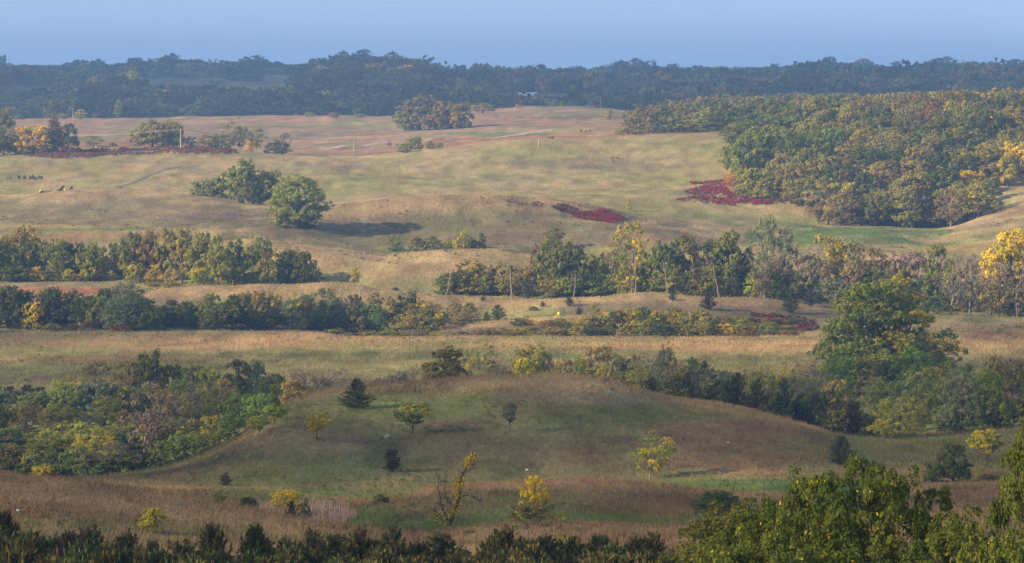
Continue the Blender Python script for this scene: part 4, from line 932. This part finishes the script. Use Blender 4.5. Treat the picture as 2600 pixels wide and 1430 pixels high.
# far woods beyond the red field
far = []
D = 2640.
while D < 6200:
    sp = 12 + (D - 2600) * .0022
    x0 = -.150 * D; x1 = .150 * D
    xx = x0 + rg.uniform(0, 6)
    while xx < x1:
        far.append((xx + rg.uniform(-3, 3), D + rg.uniform(-6, 6))); xx += sp * rg.uniform(.8, 1.25)
    D += sp * 1.5
far = np.array(far); fz = terrain(far[:, 0], far[:, 1]); fu, fv = project(far[:, 0], far[:, 1], fz)
nz = fbm(far[:, 0] / 90., far[:, 1] / 140., 77, 3); nh = fbm(far[:, 0] / 45., far[:, 1] / 60., 78, 3); nt_ = fbm(far[:, 0] / 28., far[:, 1] / 90., 79, 2)
gaps = [(90, 222, 70, 4), (470, 203, 140, 5), (650, 212, 110, 5), (700, 192, 60, 4), (1380, 247, 110, 8), (1560, 232, 60, 4), (2070, 228, 22, 4), (430, 268, 90, 5), (380, 256, 40, 5), (250, 200, 60, 3)]
items = []; gapm = np.zeros(len(far), bool)
for (gu, gv, ru_, rv_) in gaps: gapm |= (np.abs(fu - gu) < ru_ * (1 + .25 * np.sin(fv))) & (fv > gv - rv_) & (fv < gv + 44 - .3 * np.abs(fu - gu) / ru_ * 34)
for i in range(len(far)):
    x, y = far[i]
    if gapm[i]: continue
    if nz[i] < .28 and y > 3000: continue
    Hm = (4 + 19 * nh[i] ** 1.5 + rg.uniform(-2, 3)) * (.85 if y > 4200 else 1) * (.72 if y > 4900 else 1); Wm = rg.uniform(12, 20) * (1 + (y - 2600) / 9000)
    if rg.random() < .08: Hm *= 1.3
    cl = rg.choices(['dg', 'g', 'br2', 'br', 'ol', 'o', 'ru', 'yg'], [6, 4, 3, 1.5, 1.5, .12, .3, .2])[0]
    tk = .45 + 1.5 * nt_[i] ** 1.5; cj = jc(CC[cl], .25); items.append((x, y, fz[i], Hm, Wm, tuple(q * tk for q in cj)))
mass('distant_woods', items, 'dark bluish woods stretching to the horizon beyond the red fields', FAR)
print('far trees', len(items), 'wood rest', len(rest), 'wood individuals', ncount)
many('436 186 54 60 oak dg;408 186 44 50 round dg;640 188 51 70 oak dg;862 186 61 56 oak dg;912 184 61 60 tall dg;985 186 59 60 oak dg;1040 190 44 34 tall dg;1090 198 41 40 oak dg;1560 196 46 60 oak dg;1600 196 51 46 tall dg;1636 196 46 40 round dg;1690 200 41 30 round dg;2085 194 54 54 oak dg;2166 194 49 70 oak br;2252 198 46 34 round dg;2368 190 49 90 oak dg;2440 196 41 50 round dg;2556 192 44 80 tall dg;8 192 56 26 tall dg;170 192 37 40 oak dg;250 190 44 50 oak dg;340 190 46 46 round dg;1210 206 41 60 oak bl;1330 206 44 50 oak bl;1450 204 39 50 round bl', 'rising above the horizon woods', 4700, 5700, 'tall trees on the skyline')
many('300 262 76 96 oak dg;330 258 56 60 oak dg;560 292 58 80 round dg;600 294 66 90 oak dg;640 294 60 80 oak g;270 268 50 70 oak dg;100 288 50 70 oak g;160 288 46 60 oak dg;760 284 60 90 oak dg;850 288 56 80 oak g;940 290 52 60 round g;1210 262 54 70 round g;1470 258 54 60 round g;1540 258 46 50 oak g;470 282 40 60 round dg;20 290 60 70 oak g', 'standing forward in the dark far woods', 2650, 3300, 'large trees standing forward in the dark far woods')
# a few trees at the near edge of the far woods
many('205 300 26 34 round yg .1;160 300 16 26 shrub ol;240 298 10 12 shrub g;300 290 42 22 round g;780 296 14 22 shrub yg .2;905 296 12 26 shrub ol;840 296 16 26 shrub ol;1302 272 10 14 shrub o .5;1310 272 8 10 shrub yg;1412 270 6 12 shrub yg;1490 270 6 14 shrub o;1480 270 6 16 shrub yg;1215 284 26 60 oak ol;1640 300 30 40 round yg;1560 340 20 26 shrub yg;1650 330 36 46 round ol .1;1600 338 34 60 round ol .2;1690 334 40 60 round ol .2;1580 338 22 30 shrub o .3;1720 332 24 30 round yg .2;1780 332 30 40 round ol;600 298 8 12 shrub yg', 'along the edge where the red field meets the far woods', 1800, 2520)

# ------------------------------------------------------------------ ground cover: sumac, grasses, reeds
def inpoly(u, v, poly):
    p = np.array(poly, float); r_ = np.zeros(u.shape, bool); j = len(p) - 1
    for i in range(len(p)):
        c_ = ((p[i, 1] > v) != (p[j, 1] > v)) & (u < (p[j, 0] - p[i, 0]) * (v - p[i, 1]) / (p[j, 1] - p[i, 1] + 1e-9) + p[i, 0])
        r_ ^= c_; j = i
    return r_
def scatter(n, lo, hi, u0=-160, u1=2736, seed=1):
    rng = np.random.default_rng(seed)
    y = np.sqrt(rng.uniform(lo * lo, hi * hi, n)); u = rng.uniform(u0, u1, n)
    x = (u - CX) / F * y; z = terrain(x, y); uu, vv = project(x, y, z)
    return rng, x, y, z, uu, vv
SU = [broadleaf(s, 'dome', .02, 6, 12, 8, .11, .20, .3, limbs=2)['crown'] for s in (121, 122, 123)]
def sumac(name, poly, lo, hi, n, h, cols, label, seed):
    rng, x, y, z, u, v = scatter(n, lo, hi, min(p[0] for p in poly), max(p[0] for p in poly), seed)
    nn = fbm(x / 4., y / 9., seed, 3)
    k = inpoly(u, v + (nn - .5) * 10, poly) & (nn + .25 * rng.random(n) > .52)
    x, y, z, nn = x[k], y[k], z[k], nn[k]
    it = []
    for i in range(len(x)):
        c_ = cols[int(rng.integers(0, len(cols)))] if rng.random() > .27 else (.17, .14, .06); b = rng.uniform(.55, 1.4)
        it.append((x[i], y[i], z[i], h * rng.uniform(.6, 1.25), h * rng.uniform(1.1, 1.9), (c_[0] * b, c_[1] * b, c_[2] * b)))
    print(name, len(it))
    if it: tag(mass(name, it, label, SU), None, 'sumac')
WN = [(.52, .035, .12), (.40, .025, .08), (.20, .03, .05), (.34, .06, .06)]; DKW = [(.13, .022, .045), (.10, .05, .04), (.17, .025, .045)]
sumac('red_sumac', [(1735, 462), (1800, 450), (1850, 452), (1880, 490), (1960, 488), (2030, 512), (1900, 516), (1830, 520), (1760, 510), (1700, 506), (1750, 494), (1715, 484), (1750, 474)], 1400, 1580, 5200, .9, WN, 'crimson sumac patch below the left end of the right wood', 3)
sumac('red_sumac', [(1490, 532), (1530, 532), (1570, 552), (1540, 562), (1480, 556), (1440, 546), (1445, 536)], 1230, 1345, 3400, .8, [(.42, .02, .06), (.32, .02, .05)], 'bright crimson sumac patch on the right flank of the mound', 5)
sumac('red_sumac', [(1400, 515), (1450, 524), (1470, 550), (1420, 540), (1385, 520)], 1230, 1345, 1500, .7, DKW, 'dark purple sumac fringe on the mound', 6)
sumac('red_sumac', [(1420, 492), (1530, 512), (1540, 520), (1480, 512), (1430, 502)], 1290, 1360, 1300, .7, WN, 'thin crimson sumac streak along the crest of the mound', 7)
sumac('red_sumac', [(1270, 502), (1370, 512), (1380, 524), (1280, 514)], 1230, 1345, 600, .6, DKW, 'faint purple sumac speckles high on the mound', 8)
sumac('red_sumac', [(60, 394), (160, 376), (300, 374), (450, 373), (590, 378), (600, 388), (420, 388), (280, 394), (150, 400)], 1660, 1790, 6500, .8, [(.42, .05, .09), (.30, .04, .06), (.24, .12, .07), (.16, .13, .05)], 'long crimson sumac strip on the far left crest', 9)
sumac('red_sumac', [(1530, 396), (1580, 402), (1585, 410), (1540, 408)], 1600, 1720, 420, .5, DKW, 'faint purple sumac speckles on the far grass slope', 10)
sumac('red_sumac', [(1880, 790), (2050, 800), (2060, 832), (2000, 838), (1900, 820)], 960, 1030, 1200, .7, DKW + [(.28, .02, .05)], 'dark red sumac at the right end of the middle rise', 11)

def blades(name, n, lo, hi, hmin, hmax, w, nb, seed, label, tintk=1.0, poly=None, col=None, dens=None, lean=.35):
    rng, x, y, z, u, v = scatter(n, lo, hi, seed=seed)
    k = np.ones(n, bool)
    if poly: k &= inpoly(u, v, poly)
    if dens is not None: k &= rng.random(n) < dens(x, y, u, v)
    x, y, z = x[k], y[k], z[k]; n = len(x)
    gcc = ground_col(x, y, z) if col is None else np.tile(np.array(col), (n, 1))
    gcc = gcc * tintk * rng.uniform(.78, 1.22, (n, 1)) * rng.uniform(.93, 1.07, (n, 3))
    patch = .55 + .9 * fbm(x / 3., y / 5., seed, 3)
    X = np.repeat(x, nb) + rng.normal(size=n * nb) * .12; Yb = np.repeat(y, nb) + rng.normal(size=n * nb) * .12; Z = np.repeat(z, nb) - .05
    h = rng.uniform(hmin, hmax, n * nb) * np.repeat(patch, nb)
    th = rng.uniform(0, math.pi, n * nb); ww = w * rng.uniform(.6, 1.4, n * nb)
    dx, dy = np.cos(th) * ww * .5, np.sin(th) * ww * .5
    lx, ly = rng.normal(size=n * nb) * lean * h + .1 * h, rng.normal(size=n * nb) * lean * h
    V = np.stack([np.stack([X - dx, Yb - dy, Z], -1), np.stack([X + dx, Yb + dy, Z], -1), np.stack([X + lx, Yb + ly, Z + h], -1)], 1).reshape(-1, 3)
    o = link(name, mesh_np(name, V, np.arange(3 * n * nb).reshape(-1, 3), M_GRASS, {'gcol': np.repeat(gcc, 3 * nb, axis=0)}))
    return tag(o, label, 'grass', kind='stuff')
blades('tall_grass', 150000, 236, 565, .18, .45, .06, 3, 11, 'rusty and green prairie grass covering the near hills', .84)
blades('marsh_grass', 90000, 770, 985, .25, .6, .10, 3, 12, 'tan and green marsh grass on the flat valley floor')
blades('prairie_grass', 60000, 985, 1360, .15, .42, .20, 2, 13, 'short dry prairie grass on the sunlit rises')
blades('dry_reeds', 36000, 340, 410, .6, 1.2, .06, 2, 14, 'patch of pinkish dry reeds right of the yellow shrub', 1.0, [(600, 1285), (680, 1278), (790, 1276), (870, 1284), (900, 1306), (860, 1322), (780, 1328), (660, 1300)], (.30, .20, .145), lean=.12)

blades('bluestem_grass', 110000, 236, 565, .35, .8, .04, 3, 15, 'taller rusty bunch grass in patches over the near hills', .78, dens=lambda x, y, u, v: (fbm(x / 9., y / 14., 55, 3) > .6) * .8 + .02, lean=.22)
rng, x, y, z, u, v = scatter(3600, 300, 560, seed=21)
nn = fbm(x / 14., y / 22., 66, 3); k = nn > .55; x, y, z = x[k], y[k], z[k]
fc = [(.13, .17, .05), (.17, .17, .06), (.22, .19, .08), (.24, .16, .09)]
mass('low_forbs', [(x[i], y[i], z[i], rng.uniform(.2, .42), rng.uniform(.3, .8), fc[int(rng.integers(0, 4))]) for i in range(len(x))], 'low green weeds scattered through the grass of the near hills', SU)
rng, x, y, z, u, v = scatter(1700, 760, 1360, seed=22)
nn = fbm(x / 30., y / 45., 67, 3); k = nn > .52; x, y, z = x[k], y[k], z[k]
mass('low_forbs', [(x[i], y[i], z[i], rng.uniform(.3, .7), rng.uniform(.6, 1.8), fc[int(rng.integers(0, 4))]) for i in range(len(x))], 'low green weeds scattered over the marsh and the sunlit rises', SU)

# path across the red field
def ribbon(name, pts, w, mat, lo, hi, lift=.12):
    P = []
    for (u, v) in pts:
        d, x, z = locate(u, v, lo, hi); P.append((x, d))
    P = np.array(P); t = np.linspace(0, len(P) - 1, 60)
    Q = np.stack([np.interp(t, np.arange(len(P)), P[:, k]) for k in range(2)], -1)
    T = np.gradient(Q, axis=0); T /= np.linalg.norm(T, axis=1, keepdims=True); Nn = np.stack([-T[:, 1], T[:, 0]], -1)
    rows_ = []
    for s in (-1, -.5, 0, .5, 1): 
        R_ = Q + Nn * w * s * .5; rows_.append(np.stack([R_[:, 0], R_[:, 1], terrain(R_[:, 0], R_[:, 1]) + lift], -1))
    V = np.stack(rows_, 1).reshape(-1, 3); i = np.arange(59)[:, None] * 5 + np.arange(4)[None]
    Fc = np.stack([i, i + 1, i + 6, i + 5], -1).reshape(-1, 4)
    return tag(link(name, mesh_np(name, V, Fc, mat, smooth=True)), kind='structure')
M_TRACK = simple_mat('pale_track', (.43, .33, .22), noise=.25, scale=.3)
ribbon('path', [(812, 378), (870, 367), (930, 360), (975, 358)], 5.5, M_TRACK, 1850, 2030)
ribbon('path', [(1150, 356), (1230, 350), (1300, 340), (1350, 332), (1400, 326)], 6.5, M_TRACK, 1860, 2070)

ribbon('path', [(296, 472), (330, 462), (358, 450), (400, 432), (430, 424), (455, 417)], 1.1, simple_mat('gully_earth', (.27, .20, .12), noise=.4, scale=.5), 1430, 1640)  # eroded gully line, drawn as a thin earth ribbon
for (u0, v0, u1, v1, lab) in [(104, 482, 160, 470, 'longer dark fallen log beside the yellow marker ball'), (150, 480, 182, 470, 'shorter dark fallen log right of the longer one')]:
    d0, x0, z0 = locate(u0, v0, 1400, 1520); d1, x1, z1 = locate(u1, v1, 1400, 1560)
    t = np.linspace(0, 1, 12); X = x0 + (x1 - x0) * t; Y = d0 + (d1 - d0) * t
    P = np.stack([X + np.sin(t * 5) * .15, Y, terrain(X, Y) + .22], -1)
    V, Fc = tubes([(P, .34 * np.linspace(1.1, .6, 12)), (np.array([P[4], P[4] + [.6, .4, .8], P[4] + [.9, .6, 1.1]]), np.array([.12, .08, .03])), (np.array([P[8], P[8] + [-.4, .5, .6], P[8] + [-.5, .9, .8]]), np.array([.1, .07, .03]))], 7)
    tag(link('fallen_log', mesh_np('fallen_log', V, Fc, M_BARKD, smooth=True)), lab, 'log', 'fallen logs in the far left grass')

# ------------------------------------------------------------------ poles, wires, snags
def pole(u, vb, h, lo, hi, r, label, cross=True, mat=M_POLE, snag=False, name='utility_pole', cat='pole', lean=0.0):
    d, x, z = locate(u, vb, lo, hi); H = z_of(vb - h, d) - z
    rt = bpy.data.objects.new(name, None); COL.objects.link(rt); rt.location = (x, d, z - .3)
    rng = np.random.default_rng(int(u))
    n = 9; t = np.linspace(0, 1, n)
    P = np.stack([lean * H * t + (rng.normal(size=n) * (.12 if snag else .01)), rng.normal(size=n) * (.08 if snag else .01), t * (H + .3)], -1)
    V, Fc = tubes([(P, r * np.linspace(1.2, .7, n))], 8)
    capv = len(V); V = np.concatenate([V, P[-1:] + [0, 0, .02]])
    top = np.array([[capv - 8 + i, capv - 8 + (i + 1) % 8, capv, capv] for i in range(8)])
    me = mesh_np('post', V, Fc, mat, smooth=True); 
    link('trunk' if snag else 'post', me, rt)
    me2 = mesh_np('post_top', np.concatenate([V[capv - 8:capv], P[-1:] + [0, 0, .03]]), np.array([[i, (i + 1) % 8, 8] for i in range(8)]), mat)
    link('broken_top' if snag else 'pole_top', me2, rt)
    if cross:
        for k_, zz in enumerate((H - .1,)):
            A = np.array([[-1.15, -.12, zz], [0, -.12, zz + .01], [1.15, -.12, zz]])
            V, Fc = tubes([(A, np.full(3, .09))], 6); link('crossarm', mesh_np('crossarm', V, Fc, mat), rt)
            for q in (-1.0, 1.0):
                V, Fc = tubes([(np.array([[q, -.12, zz + .05], [q, -.12, zz + .18], [q, -.12, zz + .25]]), np.array([.05, .07, .03]))], 6)
                link('insulator', mesh_np('insulator', V, Fc, M_GREYW), rt)
    if snag:
        ps = []
        for i in range(5):
            zz = H * rng.uniform(.35, .92); a = rng.uniform(0, 6.28); l = rng.uniform(.6, 1.8)
            b = np.array([np.interp(zz / H, t, P[:, 0]), 0, zz])
            ps.append((np.array([b, b + [math.cos(a) * l * .5, math.sin(a) * l * .5, l * .25], b + [math.cos(a) * l, math.sin(a) * l, l * .55]]), np.array([.07, .05, .02])))
        V, Fc = tubes(ps, 5); link('broken_limbs', mesh_np('limbs', V, Fc, mat), rt)
    tag(rt, label, cat)
    return (x, d, z + H)
p0 = pole(62, 388, 52, 1765, 1800, .22, 'wooden pole half hidden in the clump at the far left')
p1 = pole(456, 374, 50, 1700, 1765, .30, 'thick pale wooden pole carrying wires above the long red strip')
p2 = pole(891, 394, 44, 1740, 1780, .20, 'thin pale pole on the crest above the lone round tree', cross=False)
pole(1355, 366, 20, 1700, 1745, .26, 'short pale post with a dark top on the far green slope', cross=False)
pole(1510, 272, 30, 2460, 2540, .20, 'distant thin pole on top of the red field', cross=False)
pole(185, 298, 26, 2460, 2540, .18, 'distant thin pole before the dark woods at left', cross=False)
pole(891, 722, 66, 1050, 1100, .18, 'pale grey dead snag standing in the shadowed grass', cross=False, mat=M_BARKP, snag=True, name='dead_snag', cat='snag')
pole(1287, 756, 100, 1045, 1085, .20, 'tall slim pale snag in front of the low wood', cross=False, mat=M_BARKP, snag=True, name='dead_snag', cat='snag', lean=-.04)
pole(860, 722, 12, 1045, 1090, .16, 'short pale stump left of the grey snag', cross=False, mat=M_BARKP, name='tree_stump', cat='stump')
many('892 712 42 26 round yg .3', 'wrapped around the grey snag', 1050, 1100)
for (u, vb, h, ln_, lab) in [(1600, 742, 90, .0, 'straight pale trunk under the tallest yellow tree'), (1680, 740, 80, -.12, 'pale bare trunk right of the tallest yellow tree'), (1810, 742, 70, -.22, 'leaning pale trunk in the tall wood'), (1445, 742, 52, .05, 'short brown trunk at the foot of the tall wood'), 
                             (1120, 700, 44, .3, 'curved snag with ivy at the left end of the low wood'), (2395, 795, 90, -.3, 'pale leaning trunk in the thin right wood'), (2490, 796, 110, -.05, 'upright pale trunk under the yellow tree at the right edge'), (1500, 962, 62, .45, 'white dead trunk leaning right behind the near hill')]:
    lo, hi = (1040, 1075) if vb < 900 else (600, 660)
    pole(u, vb, h, lo, hi, .13 if vb < 900 else .10, lab, cross=False, mat=M_BARKP, snag=True, name='dead_snag', cat='snag', lean=ln_)
def wire(a, b, sag, off, name='power_line', label=None):
    a = np.array(a) + off; b = np.array(b) + off
    t = np.linspace(0, 1, 30)[:, None]; P = a * (1 - t) + b * t; P[:, 2] -= 4 * sag * t[:, 0] * (1 - t[:, 0])
    V, Fc = tubes([(P, np.full(30, .07))], 5)
    tag(link(name, mesh_np(name, V, Fc, M_WIRE, smooth=True)), label, 'wire', 'wires on the far left crest')
for a, b, nm in ((p0, p1, 'left of'), (p1, p2, 'right of')):
    for s, fr in ((-1., 'nearer'), (1., 'farther')):
        wire(a, b, 1.4, np.array([s, -.12, -.1 - .35 * (s > 0)]), label='%s sagging wire %s the thick pale pole' % (fr, nm))

# ------------------------------------------------------------------ far farm shed
d, x, z = locate(1322, 250, 3200, 3600)
rt = bpy.data.objects.new('farm_shed', None); COL.objects.link(rt); rt.location = (x, d, z); rt.rotation_euler = (0, 0, .15)
def boxm(x0, x1, y0, y1, z0, z1):
    V = [(a, b, c_) for a in (x0, x1) for b in (y0, y1) for c_ in (z0, z1)]
    return V, [(0, 1, 3, 2), (4, 6, 7, 5), (0, 4, 5, 1), (2, 3, 7, 6), (0, 2, 6, 4), (1, 5, 7, 3)]
V, Fc = boxm(-9, 9, -4, 4, 0, 2.9); link('wall', mesh_np('wall', V, Fc, M_GREYW), rt)
V = [(-9.6, -4.6, 2.75), (9.6, -4.6, 2.75), (9.6, 0, 5.3), (-9.6, 0, 5.3), (-9.6, 4.6, 2.75), (9.6, 4.6, 2.75), (-9.6, -4.6, 2.95), (9.6, -4.6, 2.95), (9.6, 0, 5.5), (-9.6, 0, 5.5), (-9.6, 4.6, 2.95), (9.6, 4.6, 2.95)]
link('roof', mesh_np('roof', V, [(6, 7, 8, 9), (9, 8, 11, 10), (0, 3, 2, 1), (3, 4, 5, 2), (0, 1, 7, 6), (4, 10, 11, 5), (0, 6, 9, 3), (3, 9, 10, 4), (1, 2, 8, 7), (2, 5, 11, 8)], M_WHITE), rt)
V, Fc = boxm(-16, -9.05, -3, 3, 0, 3.4); link('lean_to', mesh_np('lean_to', V, Fc, M_WHITE), rt)
V, Fc = boxm(-6, -2, -4.06, -4.01, 0, 2.4); link('door', mesh_np('door', V, Fc, M_DARK), rt)
V, Fc = boxm(2, 6, -4.06, -4.01, 0, 2.4); link('door', mesh_np('door', V, Fc, M_DARK), rt)
tag(rt, 'low white-roofed farm shed far away among the dark woods', 'shed')

# ------------------------------------------------------------------ markers, stones, earthworks
def lathe(prof_, n=14):
    V = []; Fc = []
    for r_, z_ in prof_:
        for i in range(n): V.append((r_ * math.cos(i * 2 * math.pi / n), r_ * math.sin(i * 2 * math.pi / n), z_))
    for j in range(len(prof_) - 1):
        for i in range(n): Fc.append((j * n + i, j * n + (i + 1) % n, (j + 1) * n + (i + 1) % n, (j + 1) * n + i))
    return V, Fc
def marker(u, vb, lo, hi, s, mat, label, extra=None):
    d, x, z = locate(u, vb, lo, hi)
    rt = bpy.data.objects.new('field_marker', None); COL.objects.link(rt); rt.location = (x, d, z)
    V, Fc = lathe([(.04, 0), (.04, s * .5)]); link('stake', mesh_np('stake', V, Fc, M_WHITE), rt)
    pr = [(max(.001, s * .5 * math.sin(a)), s - s * .5 * math.cos(a) * 1.2) for a in np.linspace(0.02, math.pi - .02, 9)]
    V, Fc = lathe(pr); link('marker_head', mesh_np('head', V, Fc, mat, smooth=True), rt)
    tag(rt, label, 'marker')
marker(103, 478, 1430, 1500, .7, M_YELLOW, 'bright yellow marker ball in the grass at the far left')
marker(164, 482, 1430, 1500, .5, M_YELLOW, 'yellow marker at the end of the dark bank')
marker(148, 484, 1430, 1500, .4, M_WHITE, 'tiny pale marker between the two yellow ones')
marker(1406, 797, 985, 1010, .72, M_YELLOW, 'bright yellow marker at the edge of the middle rise')
marker(1400, 799, 985, 1010, .42, M_ORANGE, 'small orange marker beside the bright yellow one')
marker(243, 376, 1750, 1800, .6, M_WHITE, 'tiny white marker above the long red strip')
def rock(u, vb, lo, hi, w, h, label, seed, mat=M_STONE):
    d, x, z = locate(u, vb, lo, hi); rng = np.random.default_rng(seed)
    V, Fc = lathe([(max(.001, math.sin(a)), -math.cos(a)) for a in np.linspace(.02, math.pi - .02, 9)], 14)
    V = np.array(V); nzv = 1 + .22 * (fbm(V[:, 0] * 1.7 + seed, V[:, 1] * 1.7 + V[:, 2] * 1.3, seed, 3) - .5) * 2
    V = V * nzv[:, None] * [w / 2, w / 2.6, h / 2] + [0, 0, h * .32]
    o = link('boulder', mesh_np('boulder', V, Fc, mat, smooth=True)); o.location = (x, d, z); o.rotation_euler = (0, 0, seed)
    tag(o, label, 'boulder', 'stones on the near hill')
rock(975, 1103, 470, 510, .78, .62, 'rounded grey boulder below the half green, half yellow tree', 3)
rock(1327, 1183, 455, 480, .42, .22, 'small pale stone above the round yellow tree', 4, M_WHITE)
rock(625, 1148, 480, 520, .45, .25, 'small pale stone on the far left slope of the near hill', 5)
rock(1797, 1100, 480, 520, .36, .22, 'small pale stone high on the right of the near hill', 6)
rock(1833, 1115, 480, 520, .30, .2, 'tiny pale stone on the right of the near hill', 7, M_WHITE)
rock(41, 1285, 280, 300, .35, .18, 'small pale stone on the left foreground ridge', 8, M_WHITE)

# ------------------------------------------------------------------ labels for the repeats
ORD = ['leftmost', 'second', 'third', 'fourth', 'fifth', 'sixth', 'seventh', 'eighth', 'ninth', 'tenth', 'eleventh', 'twelfth']
by = {}
for p in PLACED:
    if not p[4]: by.setdefault((p[1], p[2]), []).append(p)
for (base, place), ps in by.items():
    ps.sort(key=lambda q: q[3])
    if len(ps) == 1: ps[0][0]['label'] = base + ' ' + place
    elif len(ps) <= 10:
        for i, q in enumerate(ps):
            w_ = 'leftmost' if i == 0 else 'rightmost' if i == len(ps) - 1 else ORD[i] + ' from left'
            q[0]['label'] = (w_ + ' ' + base + ' ' + place) if i in (0, len(ps) - 1) else (ORD[i] + '-from-left ' + base + ' ' + place)
    else:
        for q in ps: q[0]['label'] = base + ' ' + place; q[0]['group'] = base + ' ' + place

for q in PLACED:
    w_ = q[0]['label'].split()
    if len(w_) > 16: q[0]['label'] = ' '.join(t_ for t_ in w_ if t_ not in ('the', 'and'))
# ------------------------------------------------------------------ clouds outside the view that shade the near and far ground
ALT = 900.0
def cloud(name, reg, edge_y, n, seed, label, rmin, rmax, soft):
    """reg: (y0, y1, half width at y0, half width at y1) of the ground it shades; it floats up-sun of that ground"""
    rng = np.random.default_rng(seed)
    t = np.array([-LX, -LY]) * (ALT + 10) / math.tan(SUN_EL)
    pr = [(max(.001, math.sin(a)), -math.cos(a)) for a in np.linspace(.05, math.pi - .05, 7)]
    V0, F0 = lathe(pr, 8); V0 = np.array(V0); F0 = np.array(F0)
    Vs, Fs = [], []
    y0, y1, w0, w1 = reg
    # n is the spacing of the puffs, jittered so that the veil stays even
    cells = [(a_, b_) for a_ in np.arange(-max(w0, w1), max(w0, w1), n) for b_ in np.arange(y0, y1, n)]
    for (a_, b_) in cells:
        y = b_ + rng.uniform(-.35, .35) * n; w = w0 + (w1 - w0) * (y - y0) / (y1 - y0)
        x = a_ + rng.uniform(-.35, .35) * n; r_ = rng.uniform(rmin, rmax)
        if abs(x) > w: continue
        dist = abs(y - edge_y)
        if dist < soft and rng.random() > dist / soft: continue     # thinning edge
        Vs.append(V0 * [r_, r_, r_ * .35] + [x + t[0], y + t[1], ALT + rng.uniform(-10, 10)]); Fs.append(F0 + (len(Vs) - 1) * len(V0))
    o = link(name, mesh_np(name, np.concatenate(Vs), np.concatenate(Fs), M_CLOUD, smooth=True))
    tag(o, label, None, kind='stuff')
cloud('cloud', (-100, 1055, 260, 340), 1055, 49, 5, 'low cloud bank behind the viewer shading the near hills', 17, 24, 230)
cloud('cloud', (2600, 6600, 520, 1050), 2600, 48, 6, 'cloud bank far overhead shading the distant woods', 24, 34, 60)

# ------------------------------------------------------------------ haze
V, Fc = boxm(-9200, 9200, -130, 14600, -75, CZ + 45)
mh = bpy.data.materials.new('haze'); mh.use_nodes = True; N = mh.node_tree.nodes; L = mh.node_tree.links; N.clear()
pv = N.new('ShaderNodeVolumePrincipled'); o = N.new('ShaderNodeOutputMaterial')
pv.inputs['Color'].default_value = (.36, .62, 1.0, 1); pv.inputs['Density'].default_value = .00012; pv.inputs['Anisotropy'].default_value = .2
L.new(pv.outputs[0], o.inputs['Volume'])
hz = link('haze', mesh_np('haze', V, Fc, mh)); tag(hz, kind='stuff')
print('objects', len(bpy.data.objects))
